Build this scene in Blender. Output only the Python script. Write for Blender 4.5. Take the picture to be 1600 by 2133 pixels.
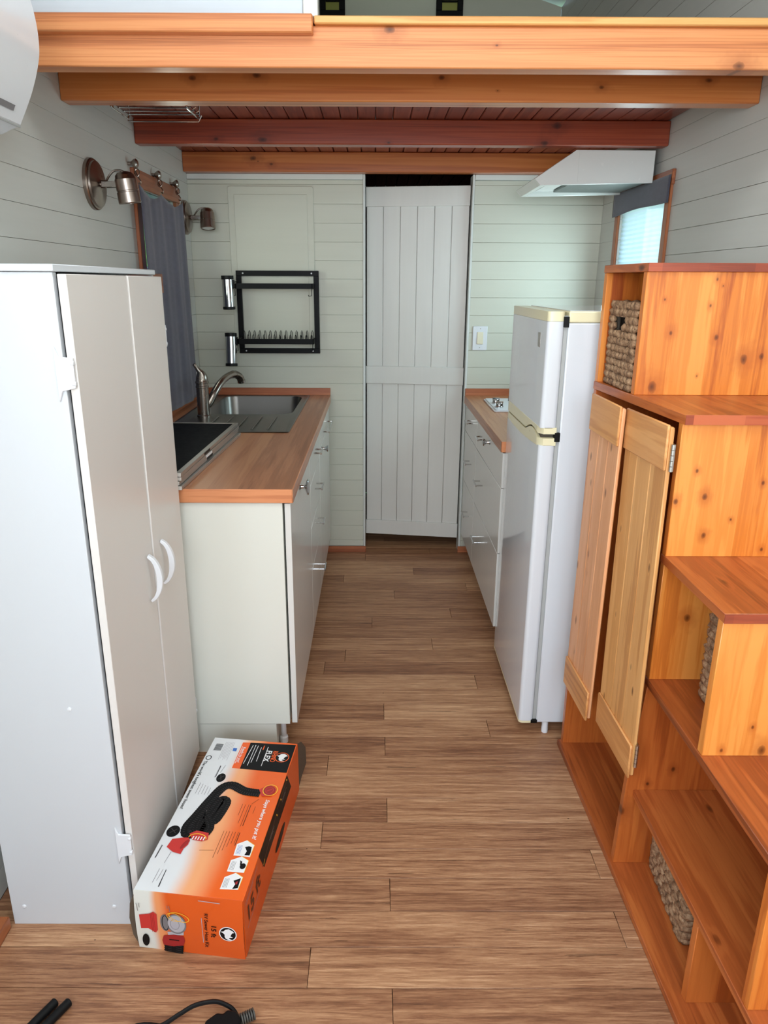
import bpy, bmesh, math, random
from mathutils import Vector, Matrix, noise
random.seed(7)
for o in list(bpy.data.objects): bpy.data.objects.remove(o, do_unlink=True)
SC=bpy.context.scene; COL=SC.collection
PI=math.pi
# ------------------------------------------------------------ camera
cam=bpy.data.cameras.new('camera'); camo=bpy.data.objects.new('camera',cam); COL.objects.link(camo); SC.camera=camo
CAM_H=1.4888
pitch,yaw,roll=.2898,.0022,.0042
fw=Vector((math.sin(yaw)*math.cos(pitch),math.cos(yaw)*math.cos(pitch),-math.sin(pitch)))
rt=Vector((math.cos(yaw),-math.sin(yaw),0)); up=rt.cross(fw)
r2=rt*math.cos(roll)+up*math.sin(roll); u2=-rt*math.sin(roll)+up*math.cos(roll)
M=Matrix((r2,u2,-fw)).transposed().to_4x4(); M.translation=Vector((0,0,CAM_H)); camo.matrix_world=M
cam.sensor_fit='VERTICAL'; cam.sensor_height=24; cam.sensor_width=18
cam.lens=1431.9/2133*24
cam.shift_x=(800-783.4)/2133; cam.shift_y=(1016.1-1066.5)/2133
cam.clip_start=.02; cam.clip_end=100
# ------------------------------------------------------------ world, lights, exposure
W=bpy.data.worlds.new('sky'); SC.world=W; W.use_nodes=True
wn=W.node_tree.nodes; wl=W.node_tree.links
bg=wn['Background']; bg.inputs['Strength'].default_value=3.2
tc=wn.new('ShaderNodeTexCoord'); sp=wn.new('ShaderNodeSeparateXYZ'); rp=wn.new('ShaderNodeValToRGB')
wl.new(tc.outputs['Generated'],sp.inputs[0]); wl.new(sp.outputs['Z'],rp.inputs[0]); wl.new(rp.outputs[0],bg.inputs[0])
rp.color_ramp.elements[0].position=.0; rp.color_ramp.elements[0].color=(.74,.90,1,1)
rp.color_ramp.elements[1].position=.6; rp.color_ramp.elements[1].color=(.36,.62,1,1)
def area(name,loc,rot,sx,sy,power,col):
    l=bpy.data.lights.new(name,'AREA'); l.shape='RECTANGLE'; l.size=sx; l.size_y=sy; l.energy=power; l.color=col
    o=bpy.data.objects.new(name,l); COL.objects.link(o); o.location=loc; o.rotation_euler=rot; return o
# daylight entering by the glazed door and windows behind the photographer and at the sides of the main room
area('daylight_rear_windows',(0.1,-1.52,1.78),(PI/2,0,0),1.7,1.15,39,(.93,.965,1))
area('daylight_side_window_left',(-.9,-.3,1.7),(0,-PI/2,0),.9,1.1,27,(.90,.94,1))
area('added_overhead_fill',(.1,.35,3.2),(0,0,0),1.2,.9,26,(.9,.96,1))  # added overhead fill to brighten the near floor; the roof has no opening
area('daylight_kitchen_window_right',(1.10,3.2,1.45),(0,PI/2,0),.5,.5,4.5,(.72,.95,1))
area('daylight_kitchen_window_left',(-.83,3.15,1.60),(0,-PI/2,0),.35,.35,1.5,(.9,1,.86))
area('daylight_loft_window',(.1,4.2,2.95),(PI,0,0),.8,.5,.9,(.8,1,.85))
SC.view_settings.view_transform='Standard'; SC.view_settings.look='None'
SC.view_settings.exposure=.17; SC.view_settings.gamma=1; SC.view_settings.use_curve_mapping=False

# ------------------------------------------------------------ helpers
def mworld(o):
    m=o.matrix_basis.copy()
    while o.parent: o=o.parent; m=o.matrix_basis@m
    return m
def obj(name,bm,mat,parent=None,local=False,bev=0,angle=35,seg=1):
    me=bpy.data.meshes.new(name)
    bmesh.ops.recalc_face_normals(bm,faces=bm.faces[:]) if not getattr(bm,'keep',False) else None
    for f in bm.faces: f.smooth=True
    bm.to_mesh(me); bm.free()
    o=bpy.data.objects.new(name,me); COL.objects.link(o)
    if parent is not None:
        o.parent=parent
        if not local: me.transform(mworld(parent).inverted())
    for m in (mat if isinstance(mat,(list,tuple)) else [mat]): me.materials.append(m)
    me.set_sharp_from_angle(angle=math.radians(angle))
    if bev:
        b=o.modifiers.new('bevel','BEVEL'); b.width=bev; b.segments=seg; b.limit_method='ANGLE'; b.angle_limit=math.radians(40)
        b.harden_normals=False
    return o
def tag(o,label=None,cat=None,group=None,kind=None):
    if label: o['label']=label
    if cat: o['category']=cat
    if group: o['group']=group
    if kind: o['kind']=kind
    return o
def thing(name,label,cat,loc=(0,0,0),rz=0,group=None,ry=0):
    o=bpy.data.objects.new(name,None); COL.objects.link(o); o.location=loc; o.rotation_euler=(0,ry,rz)
    o.empty_display_size=.05
    return tag(o,label,cat,group)
def B(): return bmesh.new()
def box(bm,x0,x1,y0,y1,z0,z1,mi=0):
    v=[bm.verts.new(p) for p in ((x0,y0,z0),(x1,y0,z0),(x1,y1,z0),(x0,y1,z0),(x0,y0,z1),(x1,y0,z1),(x1,y1,z1),(x0,y1,z1))]
    for q in ((0,3,2,1),(4,5,6,7),(0,1,5,4),(1,2,6,5),(2,3,7,6),(3,0,4,7)):
        bm.faces.new([v[i] for i in q]).material_index=mi
    return bm
def bx(*a): return box(B(),*a)
def prism(bm,pts,a0,a1,axis='z'):
    def P(p,a): return {'z':(p[0],p[1],a),'y':(p[0],a,p[1]),'x':(a,p[0],p[1])}[axis]
    A=[bm.verts.new(P(p,a0)) for p in pts]; C=[bm.verts.new(P(p,a1)) for p in pts]; n=len(pts)
    bm.faces.new(A[::-1]); bm.faces.new(C)
    for i in range(n): bm.faces.new((A[i],A[(i+1)%n],C[(i+1)%n],C[i]))
    return bm
def frame_of(d):
    d=Vector(d).normalized(); a=Vector((0,0,1)) if abs(d.z)<.9 else Vector((1,0,0))
    u=a.cross(d).normalized(); return u,d.cross(u).normalized(),d
def lathe(bm,prof,o,d,n=24,cap=True):
    u,v,d=frame_of(d); o=Vector(o); rings=[]
    for r,t in prof:
        rings.append([bm.verts.new(o+d*t+(u*math.cos(2*PI*i/n)+v*math.sin(2*PI*i/n))*max(r,1e-4)) for i in range(n)])
    for a,b in zip(rings,rings[1:]):
        for i in range(n): bm.faces.new((a[i],a[(i+1)%n],b[(i+1)%n],b[i]))
    if cap: bm.faces.new(rings[0][::-1]); bm.faces.new(rings[-1])
    return bm
def tube(bm,pts,r,n=8,cap=True):
    pts=[Vector(p) for p in pts]; rs=r if isinstance(r,(list,tuple)) else [r]*len(pts); rings=[]; pu=None
    for i,p in enumerate(pts):
        d=(pts[min(i+1,len(pts)-1)]-pts[max(i-1,0)]).normalized()
        if pu is None: u,v,_=frame_of(d)
        else:
            u=(pu-d*pu.dot(d)).normalized(); v=d.cross(u)
        pu=u
        rings.append([bm.verts.new(p+(u*math.cos(2*PI*k/n)+v*math.sin(2*PI*k/n))*rs[i]) for k in range(n)])
    for a,b in zip(rings,rings[1:]):
        for i in range(n): bm.faces.new((a[i],a[(i+1)%n],b[(i+1)%n],b[i]))
    if cap: bm.faces.new(rings[0][::-1]); bm.faces.new(rings[-1])
    return bm
def smoothp(pts,k=6):
    P=[Vector(p) for p in pts]; out=[]
    for i in range(len(P)-1):
        a=P[max(i-1,0)];b=P[i];c=P[i+1];d=P[min(i+2,len(P)-1)]
        for j in range(k):
            t=j/k; out.append(.5*((2*b)+(c-a)*t+(2*a-5*b+4*c-d)*t*t+(3*b-a-3*c+d)*t**3))
    out.append(P[-1]); return out
def rrect(x0,x1,y0,y1,r,n=5):
    p=[]
    for cx,cy,a in ((x1-r,y1-r,0),(x0+r,y1-r,PI/2),(x0+r,y0+r,PI),(x1-r,y0+r,1.5*PI)):
        for i in range(n+1): p.append((cx+r*math.cos(a+PI/2*i/n),cy+r*math.sin(a+PI/2*i/n)))
    return p

# ------------------------------------------------------------ materials
def srgb(r,g,b):
    f=lambda c:(c/255/12.92 if c/255<=.04045 else ((c/255+.055)/1.055)**2.4)
    return (f(r),f(g),f(b),1)
class NT:
    def __init__(s,name):
        s.m=bpy.data.materials.new(name); s.m.use_nodes=True; s.t=s.m.node_tree; s.b=s.t.nodes['Principled BSDF']
    def n(s,t,**k):
        x=s.t.nodes.new(t)
        for a,v in k.items():
            if a.startswith('i_'): x.inputs[a[2:].replace('_',' ')].default_value=v
            else: setattr(x,a,v)
        return x
    def l(s,a,b): s.t.links.new(a,b)
    def math(s,op,a,b=None,c=None,clamp=False):
        x=s.n('ShaderNodeMath',operation=op,use_clamp=clamp)
        for i,v in enumerate((a,b,c)):
            if v is None: continue
            if isinstance(v,(int,float)): x.inputs[i].default_value=v
            else: s.l(v,x.inputs[i])
        return x.outputs[0]
    def ramp(s,f,els,interp='LINEAR'):
        r=s.n('ShaderNodeValToRGB'); r.color_ramp.interpolation=interp; e=r.color_ramp.elements
        while len(e)<len(els): e.new(.5)
        for q,(p,c) in zip(e,els): q.position=p; q.color=c if len(c)==4 else (*c,1)
        s.l(f,r.inputs[0]); return r.outputs[0]
    def mix(s,f,a,b,mode='MIX'):
        x=s.n('ShaderNodeMix',data_type='RGBA',blend_type=mode)
        if isinstance(f,(int,float)): x.inputs[0].default_value=f
        else: s.l(f,x.inputs[0])
        for i,v in ((6,a),(7,b)):
            if isinstance(v,tuple): x.inputs[i].default_value=v
            else: s.l(v,x.inputs[i])
        return x.outputs[2]
    def noise(s,vec,scale=5,detail=4,rough=.55,dist=0):
        x=s.n('ShaderNodeTexNoise'); x.inputs['Scale'].default_value=scale; x.inputs['Detail'].default_value=detail
        x.inputs['Roughness'].default_value=rough; x.inputs['Distortion'].default_value=dist; s.l(vec,x.inputs['Vector']); return x.outputs[0]
    def bump(s,h,st=.2,d=.002):
        x=s.n('ShaderNodeBump'); x.inputs['Strength'].default_value=st; x.inputs['Distance'].default_value=d; s.l(h,x.inputs['Height']); s.l(x.outputs[0],s.b.inputs['Normal'])
    def coords(s,scale=(1,1,1),rand=0,kind='Object'):
        t=s.n('ShaderNodeTexCoord'); m=s.n('ShaderNodeMapping'); s.l(t.outputs[kind],m.inputs[0]); m.inputs['Scale'].default_value=scale
        v=m.outputs[0]
        if rand:
            i=s.n('ShaderNodeObjectInfo'); c=s.n('ShaderNodeVectorMath',operation='MULTIPLY_ADD')
            cx=s.n('ShaderNodeCombineXYZ')
            for k in range(3): s.l(i.outputs['Random'],cx.inputs[k])
            s.l(cx.outputs[0],c.inputs[0]); c.inputs[1].default_value=(rand,rand*1.7,rand*.6); s.l(v,c.inputs[2]); v=c.outputs[0]
        return v
def plain(name,c,rough=.5,metal=0,coat=0,spec=None,bump=0,var=.12):
    N=NT(name); N.b.inputs['Base Color'].default_value=c if len(c)==4 else (*c,1)
    N.b.inputs['Roughness'].default_value=rough; N.b.inputs['Metallic'].default_value=metal; N.b.inputs['Coat Weight'].default_value=coat
    if spec is not None: N.b.inputs['Specular IOR Level'].default_value=spec
    v=N.coords(); nz=N.noise(v,60,3)
    N.l(N.math('MULTIPLY_ADD',nz,var,rough-var/2,clamp=True),N.b.inputs['Roughness'])
    if bump: N.bump(nz,bump,.001)
    return N.m
def wood(name,light,mid,dark,axis='y',strip=None,saxis='x',rough=.33,knots=.085,stripc=.35,coat=.25,fine=70,rand=13,along=1.3,kl=(),ko=(0,0),kscale=(4.2,8.5),ksat=.85,halo=3.0):
    N=NT(name); ai='xyz'.index(axis)
    sc=[26,26,26]; sc[ai]=along
    v=N.coords(tuple(sc),rand)
    raw=N.coords((1,1,1),rand)
    ks=[kscale[1]]*3; ks[ai]=kscale[0]
    kv=N.coords(tuple(ks),rand*.73)
    vor=N.n('ShaderNodeTexVoronoi',feature='F1'); N.l(kv,vor.inputs['Vector']); vor.inputs['Scale'].default_value=1
    kd=vor.outputs['Distance']
    halo=N.math('SUBTRACT',1,N.math('DIVIDE',kd,knots*halo,clamp=True),clamp=True)
    low=N.noise(N.coords(tuple(x*.16 for x in sc),rand),1,2)
    g1=N.noise(v,1,5,.6)
    ring=N.math('SINE',N.math('MULTIPLY',N.math('ADD',N.math('ADD',g1,N.math('MULTIPLY',halo,.16)),low),fine*.45))
    fac=N.math('MULTIPLY_ADD',ring,.095,N.math('MULTIPLY',g1,.95))
    fac=N.math('ADD',fac,N.math('MULTIPLY',N.math('POWER',halo,2.0),.22))
    if strip:
        s=N.n('ShaderNodeSeparateXYZ'); N.l(N.coords(),s.inputs[0])
        q=N.math('FLOOR',N.math('DIVIDE',s.outputs['xyz'.index(saxis)],strip))
        w=N.n('ShaderNodeTexWhiteNoise',noise_dimensions='2D'); cx=N.n('ShaderNodeCombineXYZ'); N.l(q,cx.inputs[0]); 
        oi=N.n('ShaderNodeObjectInfo'); N.l(oi.outputs['Random'],cx.inputs[1]); N.l(cx.outputs[0],w.inputs['Vector'])
        fac=N.math('ADD',fac,N.math('MULTIPLY',N.math('SUBTRACT',w.outputs[0],.5),stripc))
    col=N.ramp(fac,[(.22,light),(.52,mid),(.86,dark)])
    kf=N.math('SUBTRACT',1,N.math('DIVIDE',kd,knots),clamp=True)
    kf=N.math('MULTIPLY',N.math('POWER',kf,.6),ksat)
    kc=tuple(c*.16 for c in dark[:3])+(1,)
    col=N.mix(kf,col,kc)
    if kl:
        cs=N.n('ShaderNodeSeparateXYZ'); wob=N.noise(N.coords(),38,2); N.l(N.coords(),cs.inputs[0]); st=(.62,1) if axis=='x' else (1,.7)
        tot=None;hal=None
        for kx,kz,kr in kl:
            dx=N.math('MULTIPLY',N.math('SUBTRACT',cs.outputs[0],kx-ko[0]),st[0]); dz=N.math('MULTIPLY',N.math('SUBTRACT',cs.outputs[2],kz-ko[1]),st[1])
            ds=N.math('SQRT',N.math('ADD',N.math('MULTIPLY',dx,dx),N.math('MULTIPLY',dz,dz)))
            ds=N.math('MULTIPLY',ds,N.math('ADD',N.math('MULTIPLY',wob,1.2),.4))
            a=N.math('POWER',N.math('SUBTRACT',1,N.math('DIVIDE',ds,kr*.62),clamp=True),.5); b=N.math('SUBTRACT',1,N.math('DIVIDE',ds,kr*2.4),clamp=True)
            tot=a if tot is None else N.math('MAXIMUM',tot,a); hal=b if hal is None else N.math('MAXIMUM',hal,b)
        col=N.mix(N.math('MULTIPLY',hal,.6),col,dark)
        col=N.mix(N.math('MULTIPLY',tot,.85),col,kc)
    N.l(col,N.b.inputs['Base Color'])
    N.b.inputs['Coat Weight'].default_value=coat; N.b.inputs['Coat Roughness'].default_value=.25
    N.l(N.math('MULTIPLY_ADD',g1,.15,rough-.07),N.b.inputs['Roughness'])
    N.bump(g1,.12,.001)
    return N.m
def paint(name,c,axis='y',rough=.42,var=.05):
    N=NT(name); ai='xyz'.index(axis); sc=[55,55,55]; sc[ai]=2.2
    g=N.noise(N.coords(tuple(sc),5),1,4,.6); low=N.noise(N.coords((1,1,1),9),3,3)
    d=tuple(x*(1-var*2.2) for x in c[:3])+(1,)
    N.l(N.mix(N.math('MULTIPLY',N.math('ADD',g,low),.5),c,d),N.b.inputs['Base Color'])
    N.l(N.math('MULTIPLY_ADD',g,.2,rough-.1),N.b.inputs['Roughness']); N.bump(g,.25,.0012)
    return N.m
MAT={}
MAT['wallx']=paint('painted_shiplap_x',srgb(208,209,194),'x')
MAT['wally']=paint('painted_shiplap_y',srgb(208,208,201),'y')
MAT['trimwhite']=paint('white_trim_paint',srgb(222,226,222),'x')
MAT['loftwhite']=paint('white_loft_panel_paint',srgb(214,222,232),'x',.5,.14)
MAT['doorwhite']=paint('white_door_paint',srgb(222,220,214),'z',.36,.05)
MAT['backing']=plain('painted_joint_backing',srgb(188,190,182),.7)
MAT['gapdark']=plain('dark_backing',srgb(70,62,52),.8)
MAT['laminate']=plain('cream_white_laminate',srgb(222,222,212),.32,coat=.1,var=.03)
MAT['laminate_front']=plain('cream_white_door_foil',srgb(218,216,211),.24,coat=.15,var=.03)
MAT['edge']=plain('cream_edge_banding',srgb(224,216,190),.4)
MAT['pantry']=plain('white_cupboard_board',srgb(206,209,213),.36,var=.03)
MAT['pantry_door']=plain('white_cupboard_door_foil',srgb(222,217,212),.32,var=.03)
MAT['plasticwhite']=plain('white_plastic',srgb(226,228,232),.3,coat=.3)
MAT['fridge']=plain('white_enamel',srgb(222,226,231),.14,coat=.6)
MAT['fridge_cream']=plain('yellowed_cream_plastic',srgb(236,228,190),.3,coat=.2)
MAT['gasket']=plain('grey_rubber_gasket',srgb(170,172,170),.6)
MAT['black']=plain('black_powder_coat',srgb(14,14,16),.42,spec=.12)
MAT['blackplastic']=plain('black_plastic',srgb(14,14,15),.45,spec=.2)
MAT['steel']=plain('brushed_nickel',srgb(150,142,134),.27,1,var=.03)
MAT['chrome']=plain('chrome',srgb(188,188,188),.1,1,var=.03)
MAT['sink']=plain('stainless_steel_sheet',srgb(118,115,111),.30,1,var=.03)
MAT['bronze']=plain('brushed_bronze_nickel',srgb(154,141,132),.28,1,var=.03)
MAT['zinc']=plain('zinc_hinge',srgb(205,205,200),.3,1)
MAT['hoodwhite']=plain('white_hood_enamel',srgb(224,226,222),.25,coat=.4)
MAT['filter']=plain('grey_filter_mesh',srgb(120,125,122),.5,.6,bump=.8)
MAT['darkglass']=plain('black_panel_sheet',srgb(10,11,17),.5,spec=.03)
MAT['panelframe']=plain('aluminium_frame',srgb(186,180,174),.32,.85)
MAT['panelend']=plain('pale_frame_end',srgb(214,208,200),.5)
MAT['cream']=plain('cream_rocker',srgb(230,222,195),.35)
MAT['lens']=plain('frosted_lamp_lens',srgb(225,225,222),.15,spec=.8)
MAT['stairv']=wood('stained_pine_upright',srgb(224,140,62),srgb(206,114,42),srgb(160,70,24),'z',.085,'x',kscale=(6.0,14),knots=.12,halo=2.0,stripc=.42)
KA=[(.722,1.374,.008),(.691,1.243,.017),(.835,1.364,.008),(.91,1.31,.014),(.953,1.318,.009),(.81,1.439,.005),(.818,1.500,.005),(.834,1.485,.003),(.698,1.453,.004),(.80,1.27,.003),(1.04,1.42,.008)]
KB=[(.745,.944,.008),(.672,1.024,.008),(.71,1.095,.005),(.735,1.035,.009),(.86,1.068,.005),(.801,.982,.004),(.882,.91,.006),(.638,.185,.016),(.736,.737,.012),(.757,.315,.008),(.697,.27,.006),(1.0,1.0,.012)]
KC=[(.808,.71,.006),(.80,.69,.005),(.758,.64,.005),(.785,.585,.013),(.703,.585,.005),(.95,.80,.010)]
for nm_,kk_ in (('A',KA),('B',KB),('C',KC)): MAT['stairv'+nm_]=wood('stained_pine_riser',srgb(231,150,70),srgb(213,122,45),srgb(164,72,22),'z',.085,'x',knots=.0001,stripc=.4,kl=kk_,ko=(.9,0))
MAT['stairlow_k']=wood('shaded_stained_pine_divider',srgb(200,112,50),srgb(176,88,36),srgb(126,54,20),'z',.085,'x',knots=.0001,kl=KB,ko=(.9,0))  # shade of the lowest tier put into the colour of the stair pine
MAT['stairvy']=wood('stained_pine_upright_side',srgb(225,138,62),srgb(206,112,42),srgb(165,72,22),'z',.085,'y',halo=2.4)
MAT['stairh']=wood('stained_pine_tread',srgb(196,112,56),srgb(168,86,40),srgb(116,54,24),'y',.07,'x',rough=.34,kscale=(5,11),halo=2.4,coat=.15)
MAT['edgex']=wood('stained_pine_front_edge',srgb(190,96,56),srgb(164,72,40),srgb(104,40,24),'x',.11,'x',knots=.0001,stripc=.5)
MAT['edgewood']=wood('stained_pine_edge',srgb(188,96,52),srgb(164,76,36),srgb(110,44,20),'y',None,knots=.05)
MAT['cdoor']=wood('pale_pine_door_plank',srgb(234,180,116),srgb(220,160,96),srgb(180,118,62),'z',None,rough=.42,knots=.12,kscale=(9,22),coat=.1,halo=1.8)
MAT['cdoor2']=wood('pinkish_pine_door_plank',srgb(236,176,130),srgb(222,158,110),srgb(182,116,74),'z',None,rough=.42,knots=.13,kscale=(9,22),coat=.1,halo=1.8)
MAT['stairlow']=wood('shaded_stained_pine_upright',srgb(200,112,50),srgb(176,88,36),srgb(126,54,20),'z',.085,'x',kscale=(6.5,13),knots=.10,halo=2.4)  # same pine as the upper stair, darkened for the shade near the floor
MAT['cbatten']=wood('pale_pine_door_batten',srgb(228,168,106),srgb(212,148,88),srgb(172,108,58),'y',None,rough=.42,knots=.07,kscale=(6,12),coat=.1)
MAT['beam1']=wood('fir_beam_near',srgb(230,158,102),srgb(214,134,80),srgb(160,84,46),'x',None,rough=.45,knots=.0001,fine=170,along=.28,kl=[(.034,2.088,.014),(.909,2.012,.016),(.30,2.055,.004)])
MAT['beam2']=wood('pine_beam_amber',srgb(214,136,74),srgb(196,112,54),srgb(140,70,30),'x',None,rough=.32,knots=.0001,along=.45,kl=[(-.542,2.064,.011),(-.351,2.072,.012),(.193,2.068,.010),(.667,2.045,.009),(.982,2.065,.010),(.36,2.035,.003)])
MAT['beam4']=wood('pine_beam_brown',srgb(206,126,68),srgb(184,100,50),srgb(128,62,28),'x',None,rough=.32,knots=.0001,along=.45,kl=[(-.593,2.063,.017),(-.506,2.038,.010),(-.57,2.05,.004)])
MAT['beam3']=wood('fir_beam_red',srgb(176,84,50),srgb(150,62,36),srgb(102,36,22),'x',None,rough=.34,knots=.0001,fine=150,along=.28,kl=[(-.62,2.022,.010),(-.44,2.02,.018),(.70,2.073,.020),(.658,2.011,.014),(.05,2.011,.006)])
MAT['ceilboard']=wood('red_brown_beadboard',srgb(146,72,48),srgb(124,54,36),srgb(84,32,22),'y',None,rough=.4,knots=.04)
MAT['loftedge']=wood('pale_pine_nosing',srgb(236,186,120),srgb(226,165,96),srgb(196,124,64),'x',None,rough=.45,knots=.04)
MAT['trimwood']=wood('stained_window_trim',srgb(176,104,58),srgb(156,84,44),srgb(112,56,28),'z',None,rough=.4,knots=.03)
MAT['trimwoody']=wood('stained_trim_rail',srgb(176,104,60),srgb(152,84,48),srgb(108,56,30),'y',None,rough=.45,knots=.03)
MAT['trimwoodx']=wood('stained_skirting',srgb(190,118,76),srgb(170,96,60),srgb(128,68,40),'x',None,rough=.45,knots=.03)
MAT['worktop']=wood('beech_butcher_block',srgb(186,128,88),srgb(170,110,74),srgb(142,86,54),'y',.045,'x',rough=.34,knots=.0001,stripc=.55,coat=.15)
MAT['worktopx']=wood('beech_end_edge',srgb(226,154,106),srgb(212,136,90),srgb(182,106,66),'x',None,rough=.4,knots=.03)
def bamboo():
    N=NT('strand_bamboo_plank')
    v=N.coords((3.2,80,20),21); g=N.noise(v,1,7,.62,.6)
    v2=N.coords((15,300,30),33); g2=N.noise(v2,1,5,.75,.3)
    v3=N.coords((.9,9,3),17); g3=N.noise(v3,1,4,.6,.5)
    f=N.math('ADD',N.math('MULTIPLY',g,.44),N.math('ADD',N.math('MULTIPLY',g2,.42),N.math('MULTIPLY',g3,.21)))
    oi=N.n('ShaderNodeObjectInfo')
    f=N.math('ADD',f,N.math('MULTIPLY',N.math('SUBTRACT',oi.outputs['Random'],.5),.11))
    c=N.ramp(f,[(.34,srgb(88,55,38)),(.47,srgb(140,95,67)),(.57,srgb(175,129,94)),(.71,srgb(218,174,134))])
    dk=N.noise(N.coords((6,90,9),41),1,3,.5)
    c=N.mix(N.math('MULTIPLY',N.math('GREATER_THAN',dk,.70),.45),c,srgb(66,42,28))
    vo=N.n('ShaderNodeTexVoronoi',feature='F1'); N.l(N.coords((7,16,7),29),vo.inputs['Vector']); vo.inputs['Scale'].default_value=1
    c=N.mix(N.math('LESS_THAN',vo.outputs['Distance'],.022),c,srgb(70,45,30))
    N.l(c,N.b.inputs['Base Color']); N.b.inputs['Roughness'].default_value=.46
    N.l(N.math('MULTIPLY_ADD',g2,.3,.3),N.b.inputs['Roughness']); N.bump(g2,.22,.0008); N.b.inputs['Specular IOR Level'].default_value=.4
    return N.m
MAT['bamboo']=bamboo()
def fabric(name,c,trans=0):
    N=NT(name); v=N.coords((1,1,1)); n1=N.noise(v,420,2); n2=N.noise(N.coords((3,3,9)),6,4,.7)
    f=N.math('MULTIPLY',N.math('ADD',n1,n2),.5)
    N.l(N.ramp(f,[(.3,tuple(x*.72 for x in c[:3])+(1,)),(.7,tuple(min(1,x*1.25) for x in c[:3])+(1,))]),N.b.inputs['Base Color'])
    N.b.inputs['Roughness'].default_value=.9; N.bump(n1,.4,.0006); N.b.inputs['Sheen Weight'].default_value=.3
    return N.m
MAT['curtain']=fabric('slate_grey_cotton',srgb(88,88,104))
MAT['valance']=fabric('charcoal_grey_cotton',srgb(72,72,86))
def seagrass():
    N=NT('woven_seagrass'); v=N.coords((1,1,1)); n=N.noise(v,55,4,.7); n2=N.noise(v,260,3,.6)
    oi=N.math('ADD',N.math('MULTIPLY',n,.75),N.math('MULTIPLY',n2,.3))
    N.l(N.ramp(oi,[(.38,srgb(92,66,46)),(.52,srgb(146,112,82)),(.68,srgb(188,156,122))]),N.b.inputs['Base Color'])
    N.b.inputs['Roughness'].default_value=.8; N.bump(n2,.5,.001); return N.m
MAT['seagrass']=seagrass()
def blindmat():
    N=NT('translucent_cellular_blind'); N.t.nodes.remove(N.b)
    tr=N.n('ShaderNodeBsdfTranslucent'); tp=N.n('ShaderNodeBsdfTransparent'); df=N.n('ShaderNodeBsdfDiffuse')
    tr.inputs[0].default_value=(.9,.96,.98,1); df.inputs[0].default_value=(.8,.85,.85,1); tp.inputs[0].default_value=(.92,.98,1,1)
    a=N.n('ShaderNodeMixShader'); b=N.n('ShaderNodeMixShader'); a.inputs[0].default_value=.10; b.inputs[0].default_value=.12
    N.l(tr.outputs[0],a.inputs[1]); N.l(df.outputs[0],a.inputs[2]); N.l(a.outputs[0],b.inputs[1]); N.l(tp.outputs[0],b.inputs[2])
    N.l(b.outputs[0],N.t.nodes['Material Output'].inputs[0]); return N.m
MAT['blind']=blindmat()
def glassmat():
    N=NT('window_glass'); N.t.nodes.remove(N.b)
    g=N.n('ShaderNodeBsdfGlossy'); g.inputs['Roughness'].default_value=.02; tp=N.n('ShaderNodeBsdfTransparent'); tp.inputs[0].default_value=(.93,.96,.95,1)
    b=N.n('ShaderNodeMixShader'); b.inputs[0].default_value=.07
    N.l(tp.outputs[0],b.inputs[1]); N.l(g.outputs[0],b.inputs[2]); N.l(b.outputs[0],N.t.nodes['Material Output'].inputs[0]); return N.m
MAT['glass']=glassmat()
def leafmat():
    N=NT('sunlit_leaves'); v=N.coords((1,1,1)); n=N.noise(v,9,5,.7)
    N.l(N.ramp(n,[(.35,srgb(60,95,30)),(.6,srgb(150,190,80))]),N.b.inputs['Base Color']); N.b.inputs['Roughness'].default_value=.7; N.bump(n,1,.05); return N.m
MAT['leaf']=leafmat()
MAT['bark']=plain('tree_bark',srgb(90,70,52),.9)
MAT['grass']=plain('mown_grass',srgb(120,150,80),.9)
def gradmat(name,a,b,c0=srgb(226,228,230),c1=srgb(244,170,118),c2=srgb(236,98,26)):
    N=NT(name); s=N.n('ShaderNodeSeparateXYZ'); N.l(N.coords(),s.inputs[0])
    n=N.noise(N.coords((1,1,1)),4,2)
    f=N.math('DIVIDE',N.math('SUBTRACT',N.math('ADD',s.outputs[0],N.math('MULTIPLY',N.math('SUBTRACT',n,.5),.05)),a),b-a,clamp=True)
    N.l(N.ramp(f,[(0,c0),(.45,c1),(1,c2)],'EASE'),N.b.inputs['Base Color']); N.b.inputs['Roughness'].default_value=.38; N.b.inputs['Coat Weight'].default_value=.15; return N.m
MAT['ctop']=gradmat('carton_print_top',.075,.185)
MAT['cfront']=gradmat('carton_print_front',.035,.085,srgb(222,222,214),srgb(232,150,96),srgb(218,88,26))
MAT['cside']=plain('carton_orange_print',srgb(228,92,28),.4)
MAT['kraft']=plain('kraft_cardboard',srgb(150,112,78),.85)
MAT['shadowplastic']=plain('recess_shade_plastic',srgb(70,62,52),.6)  # shade inside the fridge handle recess, painted as a dark colour
MAT['kraftdark']=plain('dark_cardboard_flap',srgb(88,74,60),.85)
MAT['inkblack']=plain('black_ink',srgb(18,18,20),.45,spec=.15)
MAT['inkrib']=plain('dark_grey_ink',srgb(62,58,60),.4)
MAT['inkwhite']=plain('white_ink',srgb(238,238,238),.4)
MAT['inkgrey']=plain('grey_ink',srgb(120,116,118),.45)
MAT['inkorange']=plain('orange_ink',srgb(240,96,30),.4)
MAT['inkred']=plain('red_ink',srgb(200,52,48),.4)
MAT['inkdred']=plain('dark_red_ink',srgb(158,34,36),.4)
MAT['inkyellow']=plain('yellow_ink',srgb(252,192,50),.4)
MAT['inkblue']=plain('blue_ink',srgb(60,110,190),.4)
MAT['inkbrown']=plain('brown_ink',srgb(96,44,20),.4)
MAT['inkpale']=plain('pale_grey_ink',srgb(176,172,178),.4)
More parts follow.
